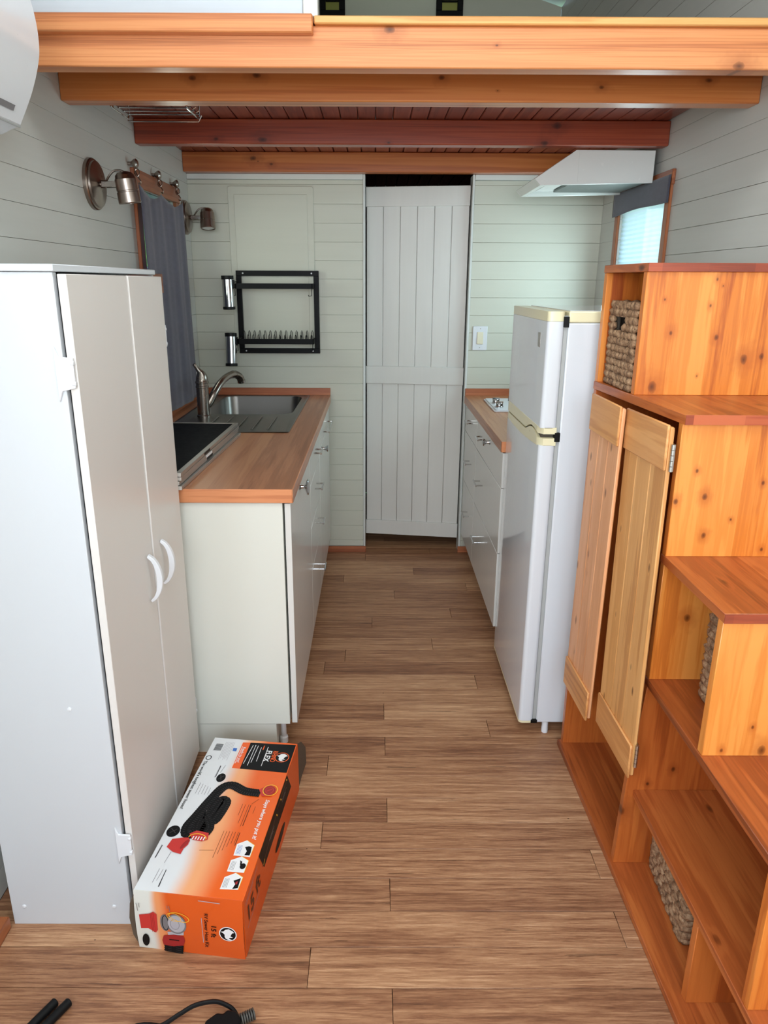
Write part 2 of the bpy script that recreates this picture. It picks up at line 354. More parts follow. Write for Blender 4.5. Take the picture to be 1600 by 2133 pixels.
# ------------------------------------------------------------ setting
WL,WR,YB,YR,YG=-.937,1.141,3.704,-1.6,4.9
ZT=3.12
def struct(name,bm,mat,parent=None,**k):
    o=obj(name,bm,mat,parent,**k)
    if parent is None: o['kind']='structure'
    return o
# floor with bamboo planks
fl=struct('floor',bx(WL-.12,WR+.12,YR,YG,-.06,-.012),MAT['gapdark'])
J={0:-.145,-1:.043,1:.595,2:.043,3:.594,4:-.145,5:.04,6:.72,7:-.148,8:.038,9:.40,10:.037,11:.66,12:.398,13:-.2}
for k in range(-28,39):
    y0=1.136+.0978*k if k<=1 else 1.136+.0972*k
    if k==2: y0=1.136+.0978*2-.002
    y0=1.136+.0973*k; y1=y0+.0973
    if y0<YR or y1>YG: continue
    j=J.get(k,((k*.37)%1.0)-.3)
    xs=[WL]+sorted(x for x in (j-.98,j,j+.98) if WL+.05<x<WR-.05)+[WR]
    for a,b in zip(xs,xs[1:]):
        obj('plank',bx(a+.0006,b-.0006,y0+.0006,y1-.0006,-.012,0),MAT['bamboo'],fl,bev=.0007)
# shiplap walls: backing plus one board per course
SEAM=[.07+.0898*i for i in range(-1,36)]
def courses(z0,z1):
    out=[]
    for a in SEAM:
        lo,hi=max(a,z0),min(a+.0898,z1)
        if hi-lo>.012: out.append((lo,hi))
    return out
def wall_x(name,side,xw,y0,y1,z0,z1,holes,mat):
    s=1 if side=='right' else -1
    bm=B(); ys=sorted({y0,y1,*[h[0] for h in holes],*[h[1] for h in holes]})
    for a,b in zip(ys,ys[1:]):
        hh=[h for h in holes if h[0]<=a and h[1]>=b]
        if hh: h=hh[0]; box(bm,xw+s*.010,xw+s*.12,a,b,z0,h[2]); box(bm,xw+s*.010,xw+s*.12,a,b,h[3],z1)
        else: box(bm,xw+s*.010,xw+s*.12,a,b,z0,z1)
    w=struct(name,bm,MAT['backing'])
    for lo,hi in courses(z0,z1):
        iv=[(y0,y1)]
        for h in holes:
            if hi>h[2] and lo<h[3]:
                iv=[q for a,b in iv for q in ((a,min(b,h[0])),(max(a,h[1]),b)) if q[1]-q[0]>.01]
        for a,b in iv:
            obj('board',bx(min(xw,xw+s*.0105),max(xw,xw+s*.0105),a,b,lo+.0003,hi-.0003),mat,w,bev=.0008)
    return w
WINL=(2.92,3.42,1.52,1.84); WINR=(2.893,3.43,1.15,1.855)
wall_x('wall_left','left',WL,YR,YG,0,ZT,[WINL,(-.85,.15,1.2,2.2)],MAT['wally'])
wall_x('wall_right','right',WR,YR,YG,0,ZT,[WINR],MAT['wally'])
DX0,DX1=-.052,.482
bm=B(); box(bm,WL,DX0-.012,YB+.0105,YB+.09,0,2.004); box(bm,DX1+.012,WR,YB+.0105,YB+.09,0,2.004)
wb=struct('wall_back',bm,MAT['backing'])
for lo,hi in courses(.035,1.977):
    obj('board',bx(WL,DX0-.012,YB,YB+.011,lo+.0003,hi-.0003),MAT['wallx'],wb,bev=.001)
    obj('board',bx(DX1+.012,WR,YB,YB+.011,lo+.0003,hi-.0003),MAT['wallx'],wb,bev=.001)
def trim(n,bm,m,**k): return tag(struct('trim_%d'%n,bm,m,**k))
trim(1,bx(WL,DX0-.012,YB-.006,YB+.005,1.978,2.004),MAT['trimwhite'],bev=.002)
trim(2,bx(DX1+.012,WR,YB-.006,YB+.005,1.978,2.004),MAT['trimwhite'],bev=.002)
trim(3,bx(DX0-.012,DX0,YB-.003,YB+.09,0.0,2.004),MAT['trimwhite'],bev=.002)
trim(4,bx(DX1,DX1+.012,YB-.003,YB+.09,0.0,2.004),MAT['trimwhite'],bev=.002)
struct('baseboard_back',box(bx(-.32,DX0+.003,YB-.012,YB-.002,0,.036),DX1-.003,.60,YB-.012,YB-.002,0,.036),MAT['trimwoodx'],bev=.002)
struct('baseboard_left',bx(WL,-.868,YR,1.283,0,.036),MAT['trimwoody'],bev=.003)
# raised panel on the back wall (the left half)
ap=thing('access_panel','large flush painted panel on the back wall, behind the black dish rack','panel',(-.525,YB,1.1))
pb=B(); R0=[(x,z) for x,z in rrect(-.738,-.311,1.13,1.947,.012,3)]; R1=rrect(-.707,-.342,1.155,1.909,.004,3)
prism(pb,R0,YB-.007,YB,'y'); obj('frame_board',pb,MAT['wallx'],ap,bev=.002)
pb=B(); prism(pb,R1,YB-.0095,YB-.0068,'y'); obj('inner_panel',pb,MAT['wallx'],ap,bev=.0015)
# rear wall behind the photographer with glazed opening, gable, bathroom
bm=B(); box(bm,WL,-.8,YR-.1,YR,0,ZT); box(bm,1.0,WR,YR-.1,YR,0,ZT); box(bm,-.8,1.0,YR-.1,YR,2.35,ZT+.3); box(bm,-.8,1.0,YR-.1,YR,0,1.18)
struct('wall_rear',bm,MAT['wallx'])
bm=B(); prism(bm,[(WL,0),(WR,0),(WR,ZT),(.1,3.43),(WL,ZT)],YG,YG+.1,'y'); struct('wall_gable',bm,MAT['wallx'])
bm=B(); prism(bm,[(WL-.1,ZT),(.1,3.43),(WR+.1,ZT),(WR+.1,ZT+.08),(.1,3.51),(WL-.1,ZT+.08)],YR-.1,YG+.1,'y'); rf=struct('ceiling_roof',bm,MAT['wally'])
# kitchen ceiling = loft deck, boards seen from below
ce=struct('ceiling',bx(WL,WR,1.955,YG,2.104,2.114),MAT['ceilboard'])
x=WL
while x<WR-.01:
    x1=min(x+.0668,WR); obj('board',bx(x+.0016,x1-.0016,1.97,YG-.02,2.094,2.1045),MAT['ceilboard'],ce,bev=.003); x=x1
def beam(lab,y0,y1,mat,x0=WL,x1=WR,zb=2.004,zt=2.0935):
    o=obj('loft_beam',bx(x0,x1,y0,y1,zb,zt),MAT[mat],None,bev=.004,seg=2); o.location=(0,0,0)
    return tag(o,lab,'beam')
beam('pale orange loft beam nearest the viewer, top of picture',1.95,2.003,'beam1',zt=2.0965)
beam('amber knotty loft beam, second from the viewer',2.285,2.348,'beam2')
beam('dark red-brown loft beam, third from the viewer',2.945,3.003,'beam3')
beam('brown loft beam farthest back, above the back wall',3.64,3.70,'beam4')
nos=obj('loft_nosing',bx(-.153,WR,1.938,1.965,2.0965,2.115),MAT['loftedge'],None,bev=.003); tag(nos,'thin pale pine nosing strip along the loft edge, right part','trim')
rb=obj('loft_rail_board',bx(WL,-.155,1.922,1.95,2.073,2.114),MAT['beam1'],None,bev=.003); tag(rb,'raised pine board fixed on the near beam under the white loft panel','board')
lp=thing('loft_partition','white painted board partition standing on the loft edge at top left','partition',(-.55,1.965,2.114))
zz=2.115
while zz<ZT-.05:
    z1=min(zz+.14,ZT-.02); obj('board',bx(WL+.01,-.18,1.958,1.975,zz+.0008,z1-.0008),MAT['loftwhite'],lp,bev=.002); zz=z1
obj('end_post',bx(-.18,-.143,1.948,1.985,2.115,ZT-.02),MAT['trimwhite'],lp,bev=.002)
for i,(a,b) in enumerate(((-.345,-.192),(.368,.532))):
    t=thing('gable_window',['small black framed window on the loft gable, left of the two','small black framed window on the loft gable, right of the two'][i],'window',((a+b)/2,YG,3.05))
    z0,z1=3.03,3.30
    fb=B()
    for q in ((a,b,z0,z0+.06),(a,b,z1-.04,z1),(a,a+.035,z0+.06,z1-.04),(b-.035,b,z0+.06,z1-.04),(a+.035,b-.035,z0+.105,z0+.115)): box(fb,q[0],q[1],YG-.03,YG-.002,q[2],q[3])
    obj('frame',fb,MAT['black'],t,bev=.002)
    N=MAT.setdefault('gablepane',plain('olive_lit_pane',srgb(150,150,70),.3))
    obj('pane',bx(a+.035,b-.035,YG-.016,YG-.010,z0+.06,z1-.04),N,t)
# dim bathroom behind the sliding door, its darkness put into the wall colour
struct('wall_bathroom',box(bx(WL+.02,WR-.02,YG-.03,YG-.01,0,2.09),DX0-.3,DX0-.28,YB+.1,YG-.03,0,2.09),plain('shade_darkened_wall',srgb(74,52,44),.7))
# board and batten door hanging in the doorway
dr=obj('door_1',B(),MAT['doorwhite'],None); dr['kind']='structure'
dm=dr.data
P0=Vector((.475,3.728,0)); P1=Vector((-.048,3.80,0)); dv=(P1-P0).normalized(); L=(P1-P0).length
dr.location=(P0.x,P0.y,.078); dr.rotation_euler=(0,0,math.atan2(-dv.y,-dv.x)); 
def dbx(u0,u1,d0,d1,z0,z1): return bx(-u1,-u0,d0,d1,z0,z1)   # u from the right edge, d depth (0 = face)
H=1.88
core=B(); box(core,-L+.004,-.004,.014,.024,.004,H-.004); core.to_mesh(dm); core.free()
n=6
for i in range(n):
    obj('plank',dbx(L*i/n+.0006,L*(i+1)/n-.0006,.008,.0145,0,H),MAT['doorwhite'],dr,local=True,bev=.0022)
for z0,z1 in ((0,.085),(.88,.975),(H-.095,H)):
    obj('rail',dbx(-.002,L+.002,-.002,.0085,z0,z1),MAT['doorwhite'],dr,local=True,bev=.0018)
# ------------------------------------------------------------ windows
def window(n,side,y0,y1,z0,z1,jw,proud,mats):
    xw=WL if side=='left' else WR; s=-1 if side=='left' else 1
    X=lambda a,b:(min(xw+s*a,xw+s*b),max(xw+s*a,xw+s*b))
    w=obj('window_%d'%n,box(box(bx(*X(-proud,.0),y0-jw,y0,z0-jw,z1+jw),*X(-proud,.0),y1,y1+jw,z0-jw,z1+jw),*X(0,.1),y0-.0,y0+.012,z0,z1),MAT['trimwood'],None,bev=.002); w['kind']='structure'
    obj('head_board',bx(*X(-proud-.002,0),y0-jw-.01,y1+jw+.01,z1,z1+jw+.012),MAT['trimwoody'],w,bev=.002)
    obj('sill',bx(*X(-proud-.012,.05),y0-jw-.01,y1+jw+.01,z0-.07,z0),MAT['trimwoody'],w,bev=.003)
    sash=B()
    for q in ((y0+.012,y0+.035,z0,z1),(y1-.03,y1,z0,z1),(y0+.035,y1-.03,z0,z0+.03),(y0+.035,y1-.03,z1-.03,z1)): box(sash,*X(.05,.075),*q)
    obj('sash',sash,MAT['plasticwhite'],w,bev=.002)
    obj('pane',bx(*X(.06,.064),y0+.03,y1-.025,z0+.025,z1-.025),MAT['glass'],w)
    return w
window(1,'left',*WINL,.055,.014,None)
window(2,'right',*WINR,.042,.012,None)
# outdoors
g=obj('ground',bx(-14,14,-14,22,-.95,-.85),MAT['grass'],None); g['kind']='structure'
def canopy(name,loc,r,lab,n=26,seed=1,trunk=True,cat='tree'):
    t=thing(name,lab,cat,(loc[0],loc[1],-.85)); rnd=random.Random(seed)
    bm=B()
    for i in range(n):
        a=rnd.random()*2*PI; ph=math.acos(2*rnd.random()-1); q=.35+.5*rnd.random()
        c=Vector((loc[0]+r[0]*q*math.cos(a)*math.sin(ph),loc[1]+r[1]*q*math.sin(a)*math.sin(ph),loc[2]+r[2]*q*math.cos(ph)))
        ret=bmesh.ops.create_icosphere(bm,subdivisions=2,radius=.36*min(r)*(.8+.5*rnd.random()),matrix=Matrix.Translation(c))
        for v in ret['verts']: v.co+=(v.co-c)*.35*noise.noise(v.co*5)
    obj('foliage',bm,MAT['leaf'],t)
    if trunk: obj('trunk',tube(B(),[(loc[0],loc[1],-.85),(loc[0]+.1,loc[1],loc[2]*.5),(loc[0],loc[1],loc[2])],[.2,.15,.08],10),MAT['bark'],t)
    return t
canopy('tree',(5.2,11.5,4.5),(2.2,3.4,1.5),'green leafy tree seen through the right window blind',40,3)
canopy('shrub',(-3.4,8.0,.9),(1.3,4,1.9),'yellow-green shrub seen beside the left curtain',46,5,False,'shrub')
# ------------------------------------------------------------ storage staircase
XW=WR-.004
def xf(y): return .663-.075*max(0,y-1.5)
def xb(y): return .638-.0175*(y-1.5)*1.0 + (0 if y>1.5 else 0)
def slab(y0,y1,z0,z1,f=xf,x1=XW,dx=0):
    return prism(B(),[(f(y0)+dx,y0),(x1,y0),(x1,y1),(f(y1)+dx,y1)],z0,z1)
st=thing('storage_staircase','orange stained pine box staircase with open cubbies along the right wall','staircase',(.9,1.2,0))
def tread(y0,y1,z1,t=.02):
    obj('tread',slab(y0+.0015,y1,z1-t+.0,z1),MAT['stairh'],st,bev=.0012)
    obj('tread_edge',slab(y0-.0005,y0+.0012,z1-t+.0005,z1-.0005),MAT['edgex'],st)
def upright(n,y0,y1,z0,z1,f=xf,dx=.002): obj(n,slab(y0,y1,z0,z1,f,dx=dx),MAT['stairvA' if y0==1.716 else 'stairvB' if y0==1.46 else 'stairvC' if y0==1.18 else 'stairv'],st,bev=.0012)
tread(1.708,1.975,1.537); tread(1.445,1.975,1.222,.022); tread(1.174,1.480,.892); tread(.90,1.4805,.572); tread(.62,1.4600,.252)
upright('riser',1.716,1.736,1.222,1.517); upright('divider',1.46,1.48,.892,1.200); upright('divider',1.46,1.48,.572,.872)
upright('riser',1.18,1.20,.572,.872); upright('riser',.905,.925,.252,.552); upright('riser',.63,.65,.02,.232)
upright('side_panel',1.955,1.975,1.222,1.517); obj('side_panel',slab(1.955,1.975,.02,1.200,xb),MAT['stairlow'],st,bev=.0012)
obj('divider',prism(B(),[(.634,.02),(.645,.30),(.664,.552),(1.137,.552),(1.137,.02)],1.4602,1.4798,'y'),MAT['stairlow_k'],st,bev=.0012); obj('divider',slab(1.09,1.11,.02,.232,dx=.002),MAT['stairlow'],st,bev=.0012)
obj('base_board',slab(.5,1.975,0,.02,xb,dx=-.012),MAT['stairh'],st,bev=.002)
for a in ((1.736,1.955,1.222,1.517),(1.482,1.955,.02,1.200),(1.20,1.46,.572,.872),(.925,1.46,.252,.552),(.65,1.46,.02,.232)):
    obj('back_panel',bx(1.10,1.112,*a),MAT['stairvy'],st)
# cupboard doors of the staircase
def cdoor(yn,yf,z0n,z1,xn,xfar,label,tilt,hinge_side,pm='cdoor'):
    d=obj('cupboard_door',B(),MAT['cdoor'],st); d['label']=label
    Pn=Vector((xn,yn,0)); Pf=Vector((xfar,yf,0)); dv=(Pf-Pn).normalized(); L=(Pf-Pn).length
    m=Matrix(((-dv.y*-1,dv.x,0),(0,0,0),(0,0,0)))
    ang=math.atan2(-dv.x,dv.y)  # local y runs from near edge to far edge, local x points into the cupboard
    d.location=Vector((Pn.x,Pn.y,z0n))-Vector(st.location); d.rotation_euler=(tilt,0,ang)
    H=z1-z0n
    bm=B(); box(bm,.0135,.0165,.004,L-.004,.01,H-.01); bm.to_mesh(d.data); bm.free()
    for i in range(3): obj('plank',bx(.0065,.0155,L*i/3+.0005+(.012 if i==2 else 0)*0,L*(i+1)/3-.0005,.004,H-.004),MAT[pm],d,local=True,bev=.0022)
    for z0,z1 in ((-.004,.088),(H-.10,H+.001)):
        obj('batten',bx(.0,.0068,.0015,L-.0015,z0,z1),MAT['cbatten'],d,local=True,bev=.0022)
    for z in (.035,H-.10):
        y=-.006 if hinge_side<0 else L+.006
        hb=B()
        for k in range(5): lathe(hb,[(.0042,0),(.0042,.0112)],(.013,y,z+k*.0122),(0,0,1),8)
        box(hb,.0165,.018,min(y,y-hinge_side*.02),max(y,y-hinge_side*.02),z,z+.06)
        obj('hinge',hb,MAT['zinc'],d,local=True)
    return d
cdoor(1.425,1.670,.318,1.199,.628,.624,'near door, yellower pine',-.022,-1)
cdoor(1.688,1.890,.296,1.199,.602,.592,'far door, pinker pine',.020,1,'cdoor2')

# ------------------------------------------------------------ woven baskets
def basket(name,label,x0,x1,y0,y1,z0,z1,pitch=.0185,blen=.030,hole=False,rz=0,seed=3):
    t=thing(name,label,'basket',((x0+x1)/2,(y0+y1)/2,z0),rz); rnd=random.Random(seed)
    cx,cy=(x0+x1)/2,(y0+y1)/2; X=(x1-x0)/2; Y=(y1-y0)/2; H=z1-z0
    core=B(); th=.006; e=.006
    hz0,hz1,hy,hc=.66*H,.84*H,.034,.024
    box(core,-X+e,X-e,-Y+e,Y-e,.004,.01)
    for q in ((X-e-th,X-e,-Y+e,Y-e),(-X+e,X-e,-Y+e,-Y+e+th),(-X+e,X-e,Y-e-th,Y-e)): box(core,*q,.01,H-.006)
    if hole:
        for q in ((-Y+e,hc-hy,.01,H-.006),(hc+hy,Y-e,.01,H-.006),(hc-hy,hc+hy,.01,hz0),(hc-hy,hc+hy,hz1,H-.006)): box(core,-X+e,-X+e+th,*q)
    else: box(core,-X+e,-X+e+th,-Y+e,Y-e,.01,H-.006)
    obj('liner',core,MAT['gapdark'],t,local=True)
    bm=B(); base=bmesh.new(); bmesh.ops.create_icosphere(base,subdivisions=1,radius=1); bv=[v.co.copy() for v in base.verts]; bf=[[v.index for v in f.verts] for f in base.faces]; base.free()
    rows=int(H/pitch)
    for side in range(4):
        Ls=(2*Y if side in(0,1) else 2*X)
        n=max(2,int(Ls/blen*1.15))
        for r in range(rows+1):
            z=pitch*.45+r*(H-pitch*.7)/rows
            for i in range(n+1):
                s=-Ls/2+Ls*i/n+(.5 if r%2 else 0)*Ls/n*.6
                if abs(s)>Ls/2-blen*.42: s=math.copysign(Ls/2-blen*.42,s)
                if hole and side==0 and abs(s-hc)<hy+.004 and hz0-.004<z<hz1+.004: continue
                a=blen*.68*(.85+.35*rnd.random()); b=pitch*.66*(.85+.35*rnd.random()); c=.0088*(.8+.4*rnd.random())
                tl=(.62 if r%2 else -.45)+.3*(rnd.random()-.5)
                vs=[]
                for p in bv:
                    u=p.x*a; w=p.y*b; d=p.z*c
                    uu=u*math.cos(tl)-w*math.sin(tl)+s; ww=u*math.sin(tl)*.6+w*math.cos(tl)+z
                    off={0:(-X+d,uu),1:(X-d,uu),2:(uu,-Y+d),3:(uu,Y-d)}[side]
                    vs.append(bm.verts.new((off[0],off[1],max(ww,.001))))
                for f in bf: bm.faces.new([vs[k] for k in f])
    w=obj('weave',bm,MAT['seagrass'],t,local=True,angle=80); w['kind']='stuff'
    if hole:
        hb=B()
        for k in range(9): lathe(hb,[(.0048,-.012),(.006,0),(.0048,.012)],(-X+.003,hc-hy+.004+k*(2*hy-.008)/8,hz1+.012),(0,.1,1),6)
        obj('handle_binding',hb,plain('pale_grass_binding',srgb(196,160,128),.8),t,local=True)
    return t
basket('woven_basket','brown braided seagrass basket with handle hole in the top cubby',.650,.98,1.748,1.948,1.2225,1.440,hole=True)
basket('woven_basket','seagrass basket mostly hidden in the middle cubby under the third step',.758,1.08,1.215,1.395,.5725,.80,pitch=.02,seed=5)
basket('woven_basket','large pale braided seagrass basket in the lowest cubby near the floor',.722,1.05,1.215,1.44,.0205,.215,rz=-.07,seed=9)

# ------------------------------------------------------------ white cupboard, left
pc=thing('tall_cupboard','tall white two-door cupboard at left, in front of the sink counter','cupboard',(-.72,1.6,0))
PX0,PX1=-.866,-.580
obj('side_panel',bx(PX0,PX1,1.292,1.308,0,1.505),MAT['pantry'],pc,bev=.001)
obj('side_panel',prism(B(),[(PX0,0),(PX1-.02,0),(PX1-.02,.045),(PX1,.06),(PX1,1.505),(PX0,1.505)],1.864,1.880,'y'),MAT['pantry'],pc,bev=.001)
obj('top_panel',bx(PX0-.002,PX1+.004,1.288,1.884,1.506,1.519),MAT['pantry'],pc,bev=.0015)
obj('back_panel',bx(PX0+.002,PX0+.008,1.308,1.864,.01,1.505),MAT['pantry'],pc)
obj('bottom_panel',bx(PX0+.008,PX1,1.308,1.864,.06,.076),MAT['pantry'],pc)
bm=B()
for y,z in ((1.2925,.055),(1.2925,.60)):
    for x in ((-.835,-.62) if z<.1 else (-.66,)): bm=B(); lathe(bm,[(.005,0),(.0045,.002),(.001,.003)],(x,1.292,z),(0,-1,0),12); obj('screw_cap',bm,MAT['plasticwhite'],pc)
for i,(a,b,hy,dz) in enumerate(((1.296,1.6085,1.563,0),(1.6125,1.872,1.668,0))):
    d=obj('door',prism(B(),[(-.574,a),(-.5575 if i==0 else -.5545,a),(-.5575,b),(-.574,b)],.055,1.502),MAT['pantry_door'],pc,bev=.0012)
    pts=[]
    for k in range(15):
        t=-1+2*k/14; pts.append((-.5575+.033*math.sqrt(max(0,1-t*t*.94))-.004,hy,.7875+t*.060))
    hb=B(); rings=[]
    for k,(x,y,z) in enumerate(pts):
        t=-1+2*k/14; w=.0075; th=.0035+.0035*(1-t*t)
        c=Vector((x,y,z)); n=Vector((math.cos(t*1.15),0,math.sin(t*1.15)))
        rings.append([hb.verts.new(c+n*th*sx+Vector((0,w*sy,0))) for sx,sy in ((-1,-1),(1,-.8),(1,.8),(-1,1))])
    for p,q in zip(rings,rings[1:]):
        for k in range(4): hb.faces.new((p[k],p[(k+1)%4],q[(k+1)%4],q[k]))
    hb.faces.new(rings[0][::-1]); hb.faces.new(rings[-1])
    obj('handle',hb,MAT['plasticwhite'],d,bev=.001,angle=50)
def hinge_w(y,zc,s=1):
    hb=B(); prism(hb,[(-.5935,zc+.05),(-.586,zc+.03),(-.560,zc+.028),(-.560,zc-.028),(-.586,zc-.034),(-.5935,zc-.055)],y-s*.006,y-s*.001,'y')
    for z in (zc+.018,zc-.02): lathe(hb,[(.005,0),(.005,.007)],(-.566,y-s*.003,z),(1,0,0),8)
    obj('hinge',hb,MAT['plasticwhite'],pc,bev=.001)
hinge_w(1.293,1.325); hinge_w(1.293,.24); hinge_w(1.881,1.35,-1); hinge_w(1.881,.21,-1)

# ------------------------------------------------------------ kitchen base cabinets
def bar(bm,x,s,ya,yb,z,out=.03):
    for y in (ya+.006,yb-.006): tube(bm,[(x,y,z),(x+s*out,y,z)],.0032,8)
    tube(bm,[(x+s*out,ya-.004,z),(x+s*out,yb+.004,z)],.0042,8)
def knob(bm,x,s,y,z,r=.0165): lathe(bm,[(.011,0),(.0065,.004),(.005,.013),(.0075,.017),(r*.8,.022),(r,.027),(r*.9,.030),(.004,.0325)],(x,y,z),(s,0,0),20)
GRPL=None
def cabinet(side,label,y0,y1,fronts,near=False):
    s=1 if side=='l' else -1
    xface=-.248 if side=='l' else .492; xback=-.90 if side=='l' else 1.10
    t=thing('base_cabinet',label,'cabinet',((xface+xback)/2,(y0+y1)/2,0))
    a,b=sorted((xback,xface-s*.024))
    if 'sink' in label:
        wbm=B()
        for q in ((a,b,y0,y0+.016,.11,.866),(a,b,y1-.016,y1,.11,.866),(a,b,y0+.016,y1-.016,.11,.126),(a,a+.01,y0+.016,y1-.016,.126,.866),(b-.016,b,y0+.016,y1-.016,.80,.866)): box(wbm,*q)
        obj('body',wbm,MAT['laminate'],t)
    else: obj('body',bx(a,b,y0,y1,.11,.866 if side=='r' or y0<2 else .862),MAT['laminate'],t,bev=.001)
    a,b=sorted((xback,xface-s*.07))
    obj('toe_kick',bx(a,b,y0+.003,y1-.001,.0,.109),MAT['laminate'],t)
    if near and side=='l':
        obj('leg',lathe(B(),[(.014,.0),(.014,.02),(.009,.024),(.009,.108)],(xface-.055,y0+.06,0),(0,0,1),12),MAT['plasticwhite'],t)
    a,b=sorted((xface-s*.018,xface))
    for kind,z0,z1,hd in fronts:
        n='drawer' if kind=='d' else 'door'
        f=obj(n,bx(a,b,y0+.0018,y1-.0018,z0+.0015,z1-.0015),MAT['laminate_front'],t,bev=.0012)
        for h in hd:
            hb=B()
            if h[0]=='bar': bar(hb,xface,s,h[1],h[2],h[3]); obj('handle',hb,MAT['chrome'],f)
            else: knob(hb,xface,s,h[1],h[2],h[3]); obj('knob',hb,MAT['chrome'],f)
    return t
A=.112;Z=.865
cabinet('l','white base cabinet nearest the viewer on the left, one plain door with a chrome knob',1.927,2.54,[('D',A,Z,[('knob',2.19,.838,.028)])],True)
cabinet('l','white four-drawer cabinet under the left worktop',2.542,2.998,[('d',.735,Z,[('bar',2.72,2.80,.822)]),('d',.560,.735,[('bar',2.73,2.82,.668)]),('d',.385,.560,[('bar',2.77,2.84,.504)]),('d',A,.385,[('bar',2.80,2.87,.277)])])
cabinet('l','white sink cabinet at the far left, long bar handle above a knob',3.0,3.660,[('d',.765,Z,[('bar',3.22,3.49,.805)]),('D',A,.765,[('knob',3.13,.747,.0165)])])
cabinet('r','white drawer cabinet in the far right corner beside the doorway',3.25,3.672,[('d',.723,Z,[('bar',3.385,3.465,.815)]),('d',.45,.723,[('bar',3.385,3.465,.604)]),('d',.125,.45,[('bar',3.375,3.46,.327)])])
cabinet('r','white drawer cabinet on the right next to the fridge, with bar handles and a knob',2.562,3.248,[('d',.723,Z,[('bar',3.01,3.09,.815),('knob',2.87,.838,.0165)]),('d',.45,.723,[('bar',3.00,3.09,.604)]),('d',.125,.45,[('bar',3.00,3.09,.327)])])
# worktops
wt=thing('worktop','beech block worktop on the left with the steel sink','worktop',(-.58,2.8,.868))
bm=B()
SX0,SX1,SY0,SY1=-.862,-.345,2.705,3.655
for q in ((-.925,-.242,1.922,SY0+.02),(-.925,-.242,SY1-.02,3.685),(-.925,SX0+.02,SY0+.02,SY1-.02),(SX1-.02,-.242,SY0+.02,SY1-.02)): box(bm,*q,.869,.91)
obj('slab',bm,[MAT['worktop']],wt)
obj('end_edge',bx(-.925,-.2415,1.9185,1.9225,.8688,.9102),MAT['worktopx'],wt,bev=.001)
obj('side_edge',bx(-.2425,-.2385,1.919,3.685,.8688,.9102),wood('beech_side_edge',srgb(196,134,94),srgb(178,114,76),srgb(150,88,56),'y'),wt,bev=.001)
obj('upstand',bx(-.925,-.2395,3.684,3.702,.909,.946),MAT['trimwoodx'],wt,bev=.0015)
obj('upstand',bx(-.932,-.918,1.93,3.684,.909,.946),MAT['trimwoody'],wt,bev=.0015)
wt=thing('worktop','beech block worktop on the right, between doorway and fridge','worktop',(.8,3.1,.868))
obj('slab',bx(.486,1.135,2.562,3.685,.869,.91),MAT['worktop'],wt)
obj('end_edge',bx(.4855,1.135,2.5585,2.5625,.8688,.9102),MAT['worktopx'],wt,bev=.001)
obj('side_edge',bx(.4825,.4865,2.559,3.685,.8688,.9102),MAT['worktop'],wt,bev=.001)
obj('upstand',bx(.486,1.135,3.684,3.702,.909,.946),MAT['trimwoodx'],wt,bev=.0015)
# sink
sk=thing('kitchen_sink','stainless steel sink with drainboard set in the left worktop','sink',(-.6,3.2,.91))
bm=B(); N5=6
loops=[(rrect(SX0,SX1,SY0,SY1,.012,N5),.9115),(rrect(SX0+.002,SX1-.002,SY0+.002,SY1-.002,.012,N5),.9135),
(rrect(SX0+.014,SX1-.012,SY0+.014,SY1-.012,.012,N5),.9128),(rrect(SX0+.018,SX1-.016,SY0+.018,SY1-.016,.012,N5),.9112),
(rrect(-.790,-.380,3.105,3.632,.065,N5),.9112),(rrect(-.788,-.382,3.107,3.630,.064,N5),.906),(rrect(-.784,-.386,3.112,3.625,.062,N5),.80),(rrect(-.765,-.405,3.13,3.607,.05,N5),.765),(rrect(-.62,-.55,3.34,3.40,.028,N5),.760)]
rs=[[bm.verts.new((x,y,z)) for x,y in lp_] for lp_,z in loops]
for a,b in zip(rs,rs[1:]):
    for i in range(len(a)): bm.faces.new((a[i],a[(i+1)%len(a)],b[(i+1)%len(a)],b[i]))
bm.faces.new(rs[-1])
obj('basin',bm,MAT['sink'],sk,angle=60)
obj('drain',lathe(B(),[(.036,0),(.034,.003),(.022,.002),(.02,-.001)],(-.585,3.37,.7605),(0,0,1),20),MAT['chrome'],sk)
for x in (-.44,-.505,-.57,-.635,-.70):
    obj('drain_rib',tube(B(),[(x,2.76,.911),(x,2.78,.9130),(x,3.02,.9130),(x,3.045,.911)],.003,6),MAT['sink'],sk)
# faucet
fc=thing('kitchen_faucet','brushed nickel single-lever faucet at the sink','faucet',(-.766,3.05,.9112))
bm=lathe(B(),[(.031,0),(.031,.006),(.0275,.009),(.0265,.128),(.0285,.130),(.0285,.136),(.0265,.138),(.0265,.148),(.029,.150),(.029,.156),(.026,.160),(.024,.175),(.017,.196)],(-.766,3.05,.9112),(0,0,1),28)
obj('body',bm,MAT['steel'],fc)
sp_=[(-.755,3.055,.955),(-.738,3.068,.978),(-.722,3.09,1.012),(-.705,3.13,1.045),(-.686,3.19,1.068),(-.664,3.25,1.074),(-.648,3.295,1.058),(-.642,3.312,1.036)]
obj('spout',tube(B(),smoothp(sp_,5),[.017]*12+[.0165]*12+[.018]*11+[.019],14),MAT['steel'],fc)
obj('spray_tip',lathe(B(),[(.019,0),(.0195,.010),(.015,.012)],(-.642,3.312,1.038),(.1,.3,-1),18),MAT['chrome'],fc)
obj('lever',tube(B(),smoothp([(-.764,3.05,1.075),(-.763,3.048,1.098),(-.776,3.043,1.118),(-.788,3.038,1.138),(-.792,3.035,1.146)],4),[.0255,.025,.0235,.021,.018,.0155,.0135,.0115,.0105,.0095,.009,.0088,.0088,.0085,.0085,.0075,.005],12),MAT['steel'],fc)
